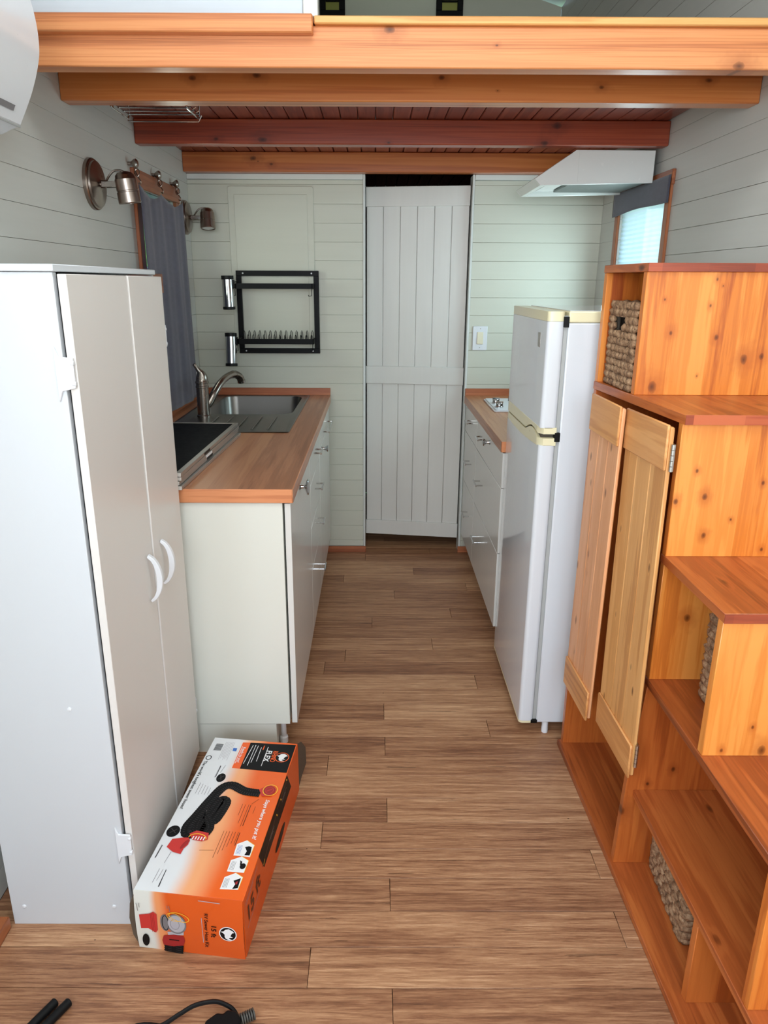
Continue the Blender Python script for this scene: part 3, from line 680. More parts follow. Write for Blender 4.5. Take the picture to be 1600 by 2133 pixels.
# stacked black panels
labs=['topmost black panel of the stack on the left worktop','second panel from the top of the stack on the left worktop','third panel from the top of the stack on the left worktop','lowest panel of the stack, lying on the left worktop']
for i in range(4):
    z=.9105+.0128*(3-i); j=[0,.001,-.003,.006][i]; k=[0,.003,-.001,-.004][i]
    t=thing('framed_panel',labs[i]+'','panel',(-.70,2.29,z),-.030-.004*i,'black framed panels stacked on the worktop')
    w,l=.152,.372
    fr=B(); rr=.016
    for q in ((-w,w,-l,-l+rr),(-w,w,l-rr,l),(-w,-w+rr,-l+rr,l-rr),(w-rr,w,-l+rr,l-rr)): box(fr,q[0]+j,q[1]+j,q[2]+k,q[3]+k,0,.0118)
    obj('frame',fr,MAT['panelframe'],t,local=True,bev=.0008)
    obj('sheet',bx(-w+rr-.001+j,w-rr+.001+j,-l+rr-.001+k,l-rr+.001+k,.002,.0108),MAT['darkglass'],t,local=True)
    obj('end_cap',bx(-w+.0+j,w-.0005+j,-l-.0012+k,-l+.0005+k,.001,.0108),MAT['panelend'],t,local=True)
    if i<3:
        obj('rating_label',bx(w-.0005+j,w+.0006+j,-.12+.02*i,-.05+.02*i,.002,.010),MAT['inkwhite' if i==1 else 'blackplastic'],t,local=True)
# cooktop
ck=thing('cooktop','small white gas cooktop with two chrome knobs beside the fridge','cooktop',(.78,3.36,.91))
bm=B(); prism(bm,rrect(.560,.93,3.185,3.535,.015,4),.9105,.9165); prism(bm,rrect(.568,.922,3.193,3.527,.012,4),.9165,.921); obj('plate',bm,MAT['plasticwhite'],ck,bev=.001)
for x,y in ((.598,3.375),(.596,3.265)):
    kb=lathe(B(),[(.019,0),(.019,.004),(.017,.006),(.016,.020),(.0145,.022)],(x,y,.9205),(0,0,1),18); box(kb,x-.017,x+.017,y-.004,y+.004,.94,.948); obj('knob',kb,MAT['chrome'],ck)
for y in (3.27,3.45):
    gb=lathe(B(),[(.03,0),(.03,.008),(.022,.012)],(.76,y,.9205),(0,0,1),18)
    for a in range(4): tube(gb,[(.76+.02*math.cos(a*PI/2),y+.02*math.sin(a*PI/2),.944),(.76+.085*math.cos(a*PI/2),y+.085*math.sin(a*PI/2),.944),(.76+.085*math.cos(a*PI/2),y+.085*math.sin(a*PI/2),.9205)],.0035,6)
    obj('burner',gb,MAT['black'],ck)
# ------------------------------------------------------------ fridge
fr=thing('refrigerator','white two-door refrigerator with yellowed cream handles, beside the staircase','refrigerator',(.8,2.3,0))
FY0,FY1=2.030,2.553
obj('body',bx(.557,1.10,FY0,FY1,.045,1.380),MAT['fridge'],fr,bev=.004,seg=2)
obj('top_cover',bx(.557,1.10,FY0-.001,FY1,1.381,1.413),MAT['fridge_cream'],fr,bev=.004,seg=2)
obj('top_cap',bx(.56,1.098,FY0+.004,FY1-.004,1.412,1.4145),MAT['fridge'],fr)
obj('gasket',bx(.546,.5565,FY0+.006,FY1-.006,.055,1.40),MAT['gasket'],fr)
def dpanel(z0,z1,n='door',mat='fridge',x0=.497):
    pts=rrect(x0,.547,FY0,FY1,.013,5)
    bm=B(); prism(bm,pts,z0,z1); return obj(n,bm,MAT[mat],fr,angle=50)
up_=dpanel(1.072,1.384,'freezer_door'); lo_=dpanel(.052,1.0185,'fridge_door')
o=dpanel(1.3845,1.4125,'top_trim','fridge_cream'); 
o=dpanel(.044,.0515,'bottom_trim','fridge_cream')
def band(zt,zb,n):  # zt/zb: functions of t (0 near .. 1 far)
    bm=B(); K=24; A_=[];C_=[]
    for i in range(K+1):
        t=i/K; y=FY0+(FY1-FY0)*t; e=min(t,1-t)*(FY1-FY0); x=.4955+(.013-math.sqrt(max(0,.013**2-(.013-min(e,.013))**2)))
        A_.append([bm.verts.new((xx,y,zz)) for xx,zz in ((x,zb(t)),(x,zt(t)),(.547,zt(t)),(.547,zb(t)))])
    for p,q in zip(A_,A_[1:]):
        for k in range(4): bm.faces.new((p[k],p[(k+1)%4],q[(k+1)%4],q[k]))
    bm.faces.new(A_[0][::-1]); bm.faces.new(A_[-1]); return bm
sm=lambda a,b,t:(lambda u:u*u*(3-2*u))(max(0,min(1,(t-a)/(b-a))))
obj('handle',band(lambda t:1.0735,lambda t:1.0535+.008*sm(.03,.15,t)-.0235*sm(.21,.40,t),'h'),MAT['fridge_cream'],up_)
obj('handle',band(lambda t:1.0405+.0155*sm(.05,.15,t)-.0235*sm(.21,.40,t),lambda t:1.018-.014*math.sin(PI*min(1,t*.9))**.9,'h'),MAT['fridge_cream'],lo_)
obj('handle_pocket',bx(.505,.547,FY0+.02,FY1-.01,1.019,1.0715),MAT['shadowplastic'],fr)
obj('hinge',bx(.543,.558,FY0-.003,FY0+.02,1.368,1.398),MAT['blackplastic'],fr,bev=.001)
obj('hinge',bx(.542,.558,FY0-.003,FY0+.02,1.030,1.058),MAT['blackplastic'],fr,bev=.001)
obj('hinge',bx(.538,.560,FY0-.002,FY0+.02,.044,.056),MAT['blackplastic'],fr,bev=.001)
obj('emblem',bx(.4958,.4974,2.105,2.135,1.305,1.348),MAT['panelframe'],up_,bev=.0006)
for x,y in ((.592,2.045),(.592,2.52),(1.05,2.06),(1.05,2.52)):
    obj('foot',lathe(B(),[(.0115,0),(.012,.012),(.011,.02),(.011,.046)],(x,y,0),(0,0,1),12),MAT['plasticwhite'],fr)
# ------------------------------------------------------------ range hood
hd=thing('range_hood','white sloped range hood under the beams at right','range hood',(.9,3.2,1.87))
prof=[(.640,1.893),(.662,1.866),(1.14,1.876),(1.14,1.885),(.668,1.884),(.655,1.9),(.802,1.985),(1.14,1.985),(1.14,2.000),(.800,2.000)]
HY0,HY1=3.004,3.40
o=prism(B(),[(.640,1.893),(.800,1.999),(1.116,1.999),(1.116,1.985),(.806,1.985),(.657,1.893)],HY0,HY1,'y'); obj('shell',o,MAT['hoodwhite'],hd,bev=.002)
for y0,y1 in ((HY0,HY0+.012),(HY1-.012,HY1)):
    obj('side_plate',prism(B(),[(.640,1.893),(.664,1.868),(1.116,1.878),(1.116,1.999),(.800,1.999)],y0-.0005,y1,'y'),MAT['hoodwhite'],hd,bev=.002)
obj('front_lip',prism(B(),[(.640,1.893),(.664,1.868),(.684,1.868),(.657,1.893)],HY0+.012,HY1-.012,'y'),MAT['hoodwhite'],hd,bev=.001)
obj('under_tray',bx(.684,1.116,HY0+.012,HY1-.012,1.893,1.899),MAT['hoodwhite'],hd)
fb=bx(.80,1.10,HY0+.05,HY1-.05,1.882,1.892); obj('filter',fb,MAT['filter'],hd,bev=.002)
obj('lamp_cover',bx(.715,.785,HY0+.05,HY1-.05,1.885,1.893),MAT['lens'],hd,bev=.003)
obj('seam_strip',bx(.812,.818,HY0-.002,HY0+.001,1.882,1.997),MAT['hoodwhite'],hd)
# ------------------------------------------------------------ curtain, hooks, valance, blind
cu=thing('window_curtain','slate grey cotton curtain hanging over the left window','curtain',(-.9,3.15,.93))
bm=B(); NU,NV=72,40; G=[]
for j in range(NV+1):
    v=j/NV; row=[]
    for i in range(NU+1):
        u=i/NU
        ya=2.815+.045*v**.5; yb=3.435+.075*v
        sag=.022*math.sin(PI*((u*2)%1))**1 if 0<u<1 else 0
        zt=1.842-sag*1.5*(1 if u<.5 else 1); z=zt+(.932-zt)*v
        y=ya+(yb-ya)*u
        x=-.898+.006*math.sin(u*9+.9*math.sin(v*2.4)+1)*(.4+.6*v)+.0030*math.sin(u*21-1.5*v)+.0012*math.sin(u*47+3*v)-.004*v
        row.append(bm.verts.new((x,y,z)))
    G.append(row)
for a,b in zip(G,G[1:]):
    for i in range(NU): bm.faces.new((a[i],a[i+1],b[i+1],b[i]))
c=obj('cloth',bm,MAT['curtain'],cu,angle=80); s=c.modifiers.new('solid','SOLIDIFY'); s.thickness=.0018
hl=['nearest the viewer','in the middle','nearest the back wall']
for k,(y0,y1) in enumerate(((2.84,2.835),(3.13,3.13),(3.40,3.42))):
    t=thing('curtain_hook','metal curtain hook above the left window, '+hl[k],'hook',(WL,y0,1.915),0,'curtain hooks above the left window')
    hb=lathe(B(),[(.007,0),(.007,.012),(.010,.016),(.017,.026),(.0175,.032),(.010,.038)],(WL,y0,1.917),(1,0,0),16); obj('knob',hb,MAT['bronze'],t)
    hb=B(); pts=[(WL+.02,y0,1.925),(WL+.022,y0+.006,1.905),(WL+.027,y0+.004,1.885),(WL+.036,y0,1.868),(WL+.044,y0-.004,1.856),(WL+.042,y0-.002,1.846),(WL+.034,y0,1.85)]
    tube(hb,smoothp(pts,4),.0025,6)
    pts=[(WL+.032+.009*math.cos(a*PI/6),y0+.004*math.sin(a*PI/6),1.885+.014*math.sin(a*PI/6)) for a in range(13)]; tube(hb,pts,.002,6)
    obj('clip_ring',hb,MAT['bronze'],t)
va=thing('window_valance','short charcoal cloth valance over the right window','valance',(1.11,3.2,1.79))
bm=B(); G=[]
for j in range(9):
    v=j/8; row=[]
    for i in range(31):
        u=i/30; y=2.842+.648*u-.006*v; z=1.889-(.100-.006*math.sin(u*PI))*v-.002*math.sin(u*9)*v
        row.append(bm.verts.new((1.1235-.003*v-.001*math.sin(u*11)*v,y,z)))
    G.append(row)
for a,b in zip(G,G[1:]):
    for i in range(30): bm.faces.new((a[i],a[i+1],b[i+1],b[i]))
c=obj('cloth',bm,MAT['valance'],va,angle=80); s=c.modifiers.new('solid','SOLIDIFY'); s.thickness=.002
obj('rod',tube(B(),[(1.128,2.85,1.885),(1.128,3.48,1.885)],.004,8),MAT['bronze'],va)
bl=thing('cellular_blind','pale pleated blind lit by daylight in the right window','blind',(1.15,3.2,1.2))
bm=B(); G=[]; n=70
for j in range(n+1):
    z=1.157+(1.855-1.157)*j/n; x=1.150+(.0022 if j%2 else -.0022); G.append([bm.verts.new((x,y,z)) for y in (2.910,3.425)])
for a,b in zip(G,G[1:]): bm.faces.new((a[0],a[1],b[1],b[0]))
obj('pleats',bm,MAT['blind'],bl,angle=10)
obj('bottom_rail',bx(1.143,1.158,2.91,3.425,1.151,1.157),MAT['plasticwhite'],bl)
for y in (3.07,3.25): obj('cord',tube(B(),[(1.157,y,1.155),(1.157,y,1.852)],.0012,5),MAT['panelframe'],bl)
hb_=prism(B(),[(-.937,2.72),(-.862,2.72),(-.862,2.915),(-.879,2.915),(-.879,2.80),(-.937,2.80)],1.445,1.520)
hbk=obj('curtain_holdback',hb_,MAT['trimwoody'],None,bev=.002); tag(hbk,'small orange pine block in front of the curtain, right behind the tall cupboard','holdback')
# ------------------------------------------------------------ wall spot lamps
def sconce(label,y,z,hy,hz,tiltd):
    t=thing('wall_spotlight',label,'wall lamp',(WL,y,z))
    obj('wall_plate',lathe(B(),[(.080,0),(.080,.010),(.077,.014),(.072,.015),(.071,.021),(.066,.023),(.020,.026),(.012,.030),(.012,.045),(.005,.048)],(WL,y,z),(1,0,0),36),MAT['bronze'],t)
    hc=Vector((WL+.115,hy,hz)); d=Vector(tiltd).normalized()
    obj('arm',box(box(B(),WL+.035,hc.x-.0,y-.014,y-.009,z-.010,z+.008),WL+.035,hc.x,y+.009,y+.014,z-.010,z+.008),MAT['steel'],t,bev=.001)
    top=hc-d*.045
    hb=lathe(B(),[(.006,-.006),(.022,-.002),(.030,.006),(.032,.016),(.034,.018),(.035,.052),(.0335,.0535),(.0335,.0565),(.0355,.058),(.0365,.090),(.0345,.093),(.031,.093),(.031,.088)],top,d,28)
    h=obj('lamp_head',hb,MAT['bronze'],t)
    obj('lens',lathe(B(),[(.031,0),(.024,.003),(.008,.001),(.001,.001)],top+d*.0885,d,20),MAT['lens'],h)
    obj('cable',tube(B(),smoothp([(WL+.045,y,z+.004),(WL+.062,y-.010,z+.024),(WL+.082,y-.012,z+.040),top+Vector((0,-.008,.004)),top+d*.01],5),.0035,6),MAT['bronze'],t)
sconce('brushed nickel wall spotlight nearest the viewer, above the tall cupboard',2.464,1.797,2.462,1.786,(.10,.10,-1))
sconce('brushed nickel wall spotlight beyond the curtain, near the back wall',3.610,1.792,3.60,1.786,(.05,-.18,-1))
# ------------------------------------------------------------ dish rack on back wall
rk=thing('dish_rack','black metal wall dish rack with plate prongs on the back wall','dish rack',(-.5,3.69,1.13))
X0,X1,Z0,Z1=-.712,-.290,1.131,1.546
for n_,q in (('frame_rail',(X0,X1,Z1-.026,Z1)),('frame_rail',(X0,X1,Z0,Z0+.026)),('frame_post',(X0,X0+.026,Z0+.026,Z1-.026)),('frame_post',(X1-.026,X1,Z0+.026,Z1-.026))):
    obj(n_,bx(q[0],q[1],3.668,3.689,q[2],q[3]),MAT['black'],rk,bev=.001)
for x in (X0+.036,X1-.036):
    for z in (Z1-.013,Z0+.013): obj('screw',lathe(B(),[(.0042,0),(.0036,.002)],(x,3.668,z),(0,-1,0),10),MAT['plasticwhite'],rk)
for z0,z1,yy in ((1.458,1.484,3.556),(1.187,1.214,3.556)):
    obj('front_bar',bx(-.697,-.312,yy,yy+.004,z0,z1),MAT['black'],rk)
    sb=B()
    for x in (-.697,-.316): box(sb,x,x+.004,yy,3.668,z0,z1)
    obj('side_arm',sb,MAT['black'],rk)
    wb_=B(); nn=20
    for i in range(nn+1): x=-.690+.372*i/nn; tube(wb_,[(x,yy+.002,z0+.003),(x,3.665,z0+.003)],.0014,5)
    for y in (yy+.03,yy+.08): tube(wb_,[(-.695,y,z0+.001),(-.314,y,z0+.001)],.0016,5)
    obj('shelf_grid',wb_,MAT['black'],rk)
for i in range(14):
    x=-.676+.352*i/13
    pb=B(); tube(pb,[(x-.006,3.630,1.19),(x-.0035,3.630,1.244),(x,3.630,1.252),(x+.0035,3.630,1.244),(x+.006,3.630,1.19)],.0017,5); obj('plate_prong',pb,MAT['black'],rk); pb=B(); tube(pb,[(x-.006,3.585,1.19),(x-.003,3.585,1.228),(x,3.585,1.233),(x+.003,3.585,1.228),(x+.006,3.585,1.19)],.0017,5)
    obj('plate_prong',pb,MAT['black'],rk)
for x,z in ((-.700,1.459),(-.318,1.459),(-.700,1.188),(-.318,1.188)):
    obj('hook',tube(B(),[(x,3.57,z),(x,3.57,z-.034),(x-.014,3.562,z-.036),(x-.016,3.562,z-.03)],.0018,6),MAT['black'],rk)
def holder(label,top,bot,r):
    t=thing('cutlery_holder',label,'holder',bot); top=Vector(top);bot=Vector(bot); d=(top-bot).normalized(); L=(top-bot).length
    obj('cylinder',lathe(B(),[(r,.012),(r,L-.014),(r*.92,L-.014),(r*.92,.02)],bot,d,24),MAT['chrome'],t)
    obj('rim',lathe(B(),[(r+.002,L-.018),(r+.0025,L),(r*.9,L),(r*.9,L-.016)],bot,d,24,False),MAT['blackplastic'],t)
    obj('base',lathe(B(),[(r*.98,0),(r+.0025,.002),(r+.0025,.014),(r*.9,.0145)],bot,d,24),MAT['blackplastic'],t)
    cb=B(); tube(cb,[top-d*.03+Vector((r*.9,0,0)),top-d*.03+Vector((r+.012,0,.0)),top-d*.03+Vector((r+.012,.02,.006))],.0022,6); box(cb,top.x+r-.002,top.x+r+.004,top.y-.012,top.y+.012,top.z-.06,top.z-.02); obj('clip',cb,MAT['black'],t)
holder('chrome cutlery holder with black rims on the upper left of the dish rack',(-.730,3.545,1.520),(-.7285,3.545,1.358),.0280)
holder('tilted chrome cutlery holder on the lower left of the dish rack',(-.728,3.545,1.243),(-.7285,3.525,1.080),.0275)
# light switch
sw=thing('light_switch','white rocker light switch on the back wall, right of the doorway','light switch',(.553,YB,1.21))
obj('plate',bx(.514,.591,YB-.007,YB,1.148,1.273),MAT['plasticwhite'],sw,bev=.003,seg=2)
obj('rocker',prism(B(),[(YB-.006,1.179),(YB-.013,1.181),(YB-.009,1.243),(YB-.006,1.243)],.537,.569,'x'),MAT['cream'],sw,bev=.001)
for z in (1.162,1.26): obj('screw',lathe(B(),[(.003,0),(.0025,.001)],(.553,YB-.007,z),(0,-1,0),8),MAT['panelframe'],sw)
# wire rack under the beams
wr=thing('wire_glass_rack','chrome wire rack hung under the beams at upper left','wire rack',(-.7,2.43,2.0))
wb_=B()
for z in (2.012,):
    for y in (2.362,2.405,2.45,2.495): tube(wb_,smoothp([(-.81,y,z),(-.60,y,z),(-.585,y,z+.006),(-.575,y,z+.012)],3),.0022,6)
for x in (-.81,-.58): tube(wb_,[(x,2.345,2.004),(x,2.355,2.000),(x,2.50,2.000),(x,2.51,2.008),(x,2.51,2.09),],.0026,6)
tube(wb_,[(-.81,2.362,2.090),(-.81,2.362,2.0)],.0026,6); tube(wb_,[(-.58,2.362,2.09),(-.58,2.362,2.0)],.0026,6)
tube(wb_,[(-.81,2.50,1.992),(-.58,2.50,1.992),(-.57,2.50,2.01)],.0024,6); tube(wb_,[(-.81,2.50,1.992),(-.81,2.50,2.01)],.0024,6)
obj('wires',wb_,MAT['chrome'],wr)
# air conditioner
ac=thing('air_conditioner','white wall-mounted air conditioner, rounded, at upper left','air conditioner',(WL,1.3,1.8))
pf=smoothp([(-.937,1.797,0),(-.85,1.800,0),(-.815,1.812,0)],3)+smoothp([(-.792,1.820,0),(-.757,1.885,0),(-.734,1.945,0),(-.728,1.985,0),(-.730,2.03,0),(-.740,2.075,0),(-.765,2.10,0),(-.937,2.105,0)],6)
obj('casing',prism(B(),[(p.x,p.y) for p in pf],.82,1.70,'y'),MAT['plasticwhite'],ac,bev=.003,seg=2,angle=28)
obj('louvre',prism(B(),[(-.925,1.785),(-.826,1.792),(-.818,1.806),(-.925,1.80)],.86,1.64,'y'),MAT['plasticwhite'],ac,bev=.002)
obj('panel_seam',tube(B(),[(-.7935,.83,1.8185),(-.7935,1.699,1.8185)],.0022,6),MAT['gasket'],ac)
o=obj('name_plate',prism(B(),[(-.7800,1.840),(-.7745,1.851),(-.7720,1.850),(-.7775,1.839)],1.56,1.645,'y'),MAT['inkgrey'],ac)
# ------------------------------------------------------------ things on the floor at the bottom
for i,(xa,xb_) in enumerate(((-.708,-.679),(-.679,-.650))):
    o=obj('rubber_rod',lathe(B(),[(.008,0),(.0095,.002),(.0095,.30),(.008,.302)],(xb_,1.098,.010),((xa-xb_)*1.0,-.052,0),16),MAT['blackplastic'],None)
    tag(o,['short black rubber rod on the floor at bottom left, left of the pair','short black rubber rod on the floor at bottom left, right of the pair'][i],'rod','black rubber rods on the floor')
cb=thing('power_cable','black power cable with a ribbed plug on the floor, bottom edge of picture','cable',(-.35,1.06,0))
cp=smoothp([(-.56,.98,.006),(-.48,1.045,.006),(-.44,1.048,.010),(-.405,1.066,.018),(-.375,1.082,.022),(-.335,1.088,.024),(-.305,1.080,.022),(-.290,1.070,.020),(-.283,1.060,.018)],6)
obj('cord',tube(B(),cp,.0045,8),MAT['blackplastic'],cb)
obj('cord',tube(B(),smoothp([(-.40,.90,.006),(-.42,1.0,.008),(-.43,1.045,.006),(-.50,1.047,.006),(-.54,.98,.006)],6),.0045,8),MAT['blackplastic'],cb)
hb=prism(B(),[(-.345,1.045),(-.325,1.062),(-.312,1.060),(-.305,1.068),(-.285,1.066),(-.272,1.050),(-.272,1.0),(-.35,1.0)],.001,.030); obj('plug_body',hb,MAT['blackplastic'],cb,bev=.004,seg=2)
rb_=B()
for k in range(8): lathe(rb_,[(.006,0),(.0115,.001),(.0115,.0038),(.006,.005)],(-.284+.0045*k,1.052+.0022*k,.016),(1,.5,0),12)
obj('strain_relief',rb_,plain('dark_grey_rubber',srgb(70,66,60),.55),cb)
T={
'black':[[0.115,0.5378],[0.2523,0.5426],[0.2533,0.4209],[0.1172,0.4223]],
'strip':[[0.092,0.5361],[0.115,0.5378],[0.1172,0.4223],[0.094,0.4226]],
'rhino':[[0.1952,0.5058],[0.2003,0.4611]],
'flex':[[0.1792,0.5049],[0.1825,0.459]],
'lines':[[0.1341,0.5289],[0.1346,0.4374],[0.1263,0.527],[0.1208,0.4438],[0.1424,0.5269],[0.1411,0.4512],[0.1532,0.5201],[0.1554,0.4579],[0.1729,0.5243],[0.1746,0.44],[0.1603,0.5289],[0.1605,0.5098]],
'ready':[[0.1009,0.511],[0.1037,0.4519]],
'barcode':[[0.0152,0.5212],[0.037,0.5237],[0.0377,0.4916],[0.0175,0.4923]],
'grey':[[0.0419,0.5344],[0.0707,0.5377],[0.0779,0.4489],[0.0513,0.4529]],
'blue':[[0.071,0.5085],[0.0832,0.5079],[0.0838,0.4939],[0.0726,0.4946]],
'world':[[0.0082,0.4429],[0.011,0.2529]],
'ring':[[0.0147,0.4557],[0.0217,0.4565]],
'cap1':[[0.0748,0.3801],[0.0877,0.3816],[0.067,0.4044]],
'cap2':[[0.0197,0.1774],[0.0352,0.1833],[0.0112,0.1986]],
'hoseA':[[0.2021,0.3324],[0.1585,0.3354],[0.1192,0.353],[0.0953,0.3422],[0.0785,0.296],[0.0616,0.2336],[0.0519,0.1953],[0.0596,0.172],[0.0835,0.1748]],
'hoseB':[[0.0835,0.1748],[0.0852,0.2031],[0.0964,0.2628],[0.1048,0.295],[0.1135,0.298],[0.1222,0.2839],[0.1146,0.2277],[0.1012,0.213],[0.0997,0.1736]],
'hoseC':[[0.0761,0.1779],[0.0704,0.2095],[0.079,0.2397],[0.0983,0.2208],[0.11,0.198],[0.1057,0.1743]],
'fitA':[[0.1957,0.3448],[0.2038,0.3528],[0.2213,0.3669],[0.2414,0.3501],[0.2333,0.324],[0.2095,0.3212]],
'ringA':[[0.2268,0.3454],[0.2457,0.3475]],
'fitB':[[0.0656,0.1727],[0.0803,0.1845],[0.113,0.1802],[0.1174,0.1596],[0.1042,0.152],[0.0787,0.1551]],
'ringB':[[0.0681,0.1599],[0.0728,0.1715],[0.0907,0.1736],[0.1145,0.1592]],
'cone':[[0.0257,0.1258],[0.0298,0.1514],[0.0532,0.1582],[0.0691,0.16],[0.0755,0.1396],[0.069,0.1258],[0.068,0.1085],[0.0474,0.1122]],
'coneE':[[0.0643,0.1403],[0.0698,0.154],[0.0628,0.1271]],
'stays':[[0.229,0.3094],[0.2305,0.1746]],
'hexA':[[0.1955,0.1203],[0.1934,0.1553],[0.2149,0.1698],[0.2376,0.1563],[0.2368,0.12]],
'hexB':[[0.1949,0.0729],[0.1941,0.106],[0.2167,0.1197],[0.237,0.109],[0.2361,0.0736]],
'hexC':[[0.1946,0.0235],[0.1948,0.0568],[0.2172,0.0714],[0.2376,0.0607],[0.2365,0.0264]],
'inA':[[0.2163,0.1489],[0.2322,0.1507],[0.235,0.1268],[0.2218,0.1364]],
'inB':[[0.2164,0.1046],[0.2262,0.0986],[0.2298,0.085],[0.2226,0.0862]],
'inC':[[0.2189,0.0485],[0.2331,0.0562],[0.2349,0.0322],[0.2215,0.0347]],
'ln1':[[0.0263,0.3554],[0.0272,0.3132],[0.0356,0.3534],[0.0367,0.3093],[0.0448,0.3525],[0.0425,0.3029],[0.053,0.3514],[0.0441,0.3152],[0.0642,0.3497],[0.06,0.2989]],
'ln2':[[0.1639,0.2888],[0.1684,0.25],[0.1741,0.2879],[0.1741,0.2265],[0.184,0.2891],[0.184,0.2105],[0.2055,0.3117],[0.1848,0.2912],[0.2027,0.2842],[0.2036,0.2591]],
'ln3':[[0.1457,0.194],[0.1506,0.108],[0.1538,0.193],[0.152,0.1223],[0.162,0.1919],[0.1589,0.1231],[0.1691,0.1917],[0.163,0.1316],[0.176,0.1925],[0.1699,0.1586],[0.185,0.1935],[0.181,0.1498],[0.143,0.1303],[0.1082,0.1263]],
'ln4':[[0.0109,0.1321],[0.0106,0.0908],[0.0351,0.0624],[0.0346,0.0231],[0.0442,0.0615],[0.0419,0.029],[0.0512,0.0623],[0.0548,0.0134],[0.0423,0.1126],[0.0391,0.08],[0.0729,0.4312],[0.0675,0.3994],[0.0591,0.4286],[0.0579,0.3782]],
'band':[[0.4129,0.168],[0.4532,0.0899],[0.1639,0.0957],[0.1255,0.1777]],
'hole':[[0.3599,0.0398],[0.2747,0.028],[0.3237,0.0248],[0.3681,-0.0007]],
'15ft':[[0.0369,0.0778],[0.1302,0.0894],[0.0171,0.1281]],
'tools':[[0.3978,0.1603],[0.1506,0.1495],[0.355,0.1485],[0.3035,0.154]],
'txt':[[0.0109,0.1468],[0.0131,0.1144],[0.0185,0.1478],[0.0189,0.1296],[0.0871,0.1513],[0.0881,0.1385],[0.0924,0.152],[0.0931,0.1274]],
'f15':[[0.1843,0.0923],[0.1811,0.0601]],
'kit':[[0.1708,0.1272],[0.1673,0.0287]],
'sub':[[0.1592,0.1126],[0.1596,0.0411]],
'bell':[[0.011,0.1035],[0.0363,0.1095],[0.0455,0.116],[0.0535,0.1091],[0.0526,0.0639],[0.0475,0.0552],[0.0403,0.0596],[0.0301,0.0662],[0.0125,0.0638]],
'cap':[[0.0206,0.0304],[0.0295,0.0317],[0.0224,0.0496]],
'el1':[[0.0966,0.0871],[0.1204,0.0903],[0.0989,0.1151]],
'el2':[[0.0687,0.0874],[0.0774,0.0886],[0.0708,0.1114]],
'yr':[[0.1047,0.108],[0.1314,0.1089],[0.1059,0.1226]],
'col':[[0.061,0.0355],[0.0655,0.0496],[0.0897,0.0556],[0.1133,0.0534],[0.1155,0.0403],[0.1111,0.0262],[0.0868,0.0201],[0.0631,0.0222]],
'hose':[[0.065,0.0198],[0.11,0.0261],[0.1075,-0.0056],[0.0625,-0.0093]],
'gray':[[0.0751,0.0616],[0.0764,0.0511],[0.1135,0.0561],[0.1143,0.0669]],
'emb':[[0.2187,0.0746],[0.2389,0.0773],[0.2202,0.0998]]}

T['ln1']=[q for i in range(5) for q in ((.028+.0085*i,.354-.004*i),(.028+.0085*i,.312-.003*(i%2)))]
T['ln2']=[(.167,.289),(.167,.248),(.175,.288),(.175,.222),(.184,.289),(.184,.212),(.205,.312),(.190,.291),(.2030,.284),(.2030,.259)]
T['ln3']=[q for i in range(6) for q in ((.148+.0075*i,.193),(.148+.0075*i,.108+.012*i if i<4 else .155))]+[(.143,.1303),(.1082,.1263)]
# ------------------------------------------------------------ printed carton
BW,BL,BH=.256,.55,.165
bxr=thing('cardboard_carton','long orange and white printed sewer hose carton on the floor beside the tall cupboard','box',(-.545,1.237,0),-math.radians(6.6))
def lobj(n,bm,m,**k): return obj(n,bm,MAT[m],bxr,local=True,**k)
lobj('carton_top',bx(0,BW,0,BL,BH-.003,BH),'ctop',bev=.001)
lobj('carton_side',bx(BW-.003,BW,.001,BL,0,BH-.003),'cside')
lobj('carton_side',bx(0,.003,.001,BL,0,BH-.003),'ctop')
lobj('carton_end',bx(.003,BW-.003,BL-.003,BL,0,BH-.003),'kraft')
lobj('carton_base',bx(.003,BW-.003,.003,BL-.003,.001,.004),'kraft')
fe=B(); K=8; R=[]
for i in range(K+1):
    z=BH*(1-i/K); o_=-.006*math.sin(PI*i/K*.9)-.0015
    R.append([fe.verts.new(p) for p in ((.0,o_,z),(BW-.001,o_-.002*(i/K),z-.002*(i/K)+ .002*(i/K)),(BW-.001,o_+.002,z),(.0,o_+.002,z))])
for a,b in zip(R,R[1:]):
    for k in range(4): fe.faces.new((a[k],a[(k+1)%4],b[(k+1)%4],b[k]))
fe.faces.new(R[0]); fe.faces.new(R[-1][::-1]); lobj('end_flap',fe,'cfront')
def quadslab(pts,th,n,m):
    bm=B(); a=[Vector(p) for p in pts]; nn=(a[1]-a[0]).cross(a[2]-a[0]).normalized()*th
    v=[bm.verts.new(p) for p in a]+[bm.verts.new(p+nn) for p in a]; k=len(a)
    bm.faces.new(v[:k][::-1]); bm.faces.new(v[k:])
    for i in range(k): bm.faces.new((v[i],v[(i+1)%k],v[k+(i+1)%k],v[k+i]))
    return lobj(n,bm,m)
quadslab([(BW-.002,BL,.162),(BW+.004,BL+.030,.150),(BW+.010,BL+.058,.11),(BW+.010,BL+.062,.05),(BW-.002,BL+.04,.012),(BW-.002,BL,.004)],.002,'open_flap','kraftdark')
quadslab([(.0,-.001,.155),(-.010,-.004,.13),(-.014,-.006,.09),(-.010,-.005,.04),(0,-.001,.006)],.002,'open_flap','kraftdark')
def pl(plane,p,l):
    if plane=='top': return Vector((p[0],p[1],BH+l))
    if plane=='side': return Vector((BW+l,p[0],p[1]))
    return Vector((p[0],-.0078-l-.0005,p[1]))
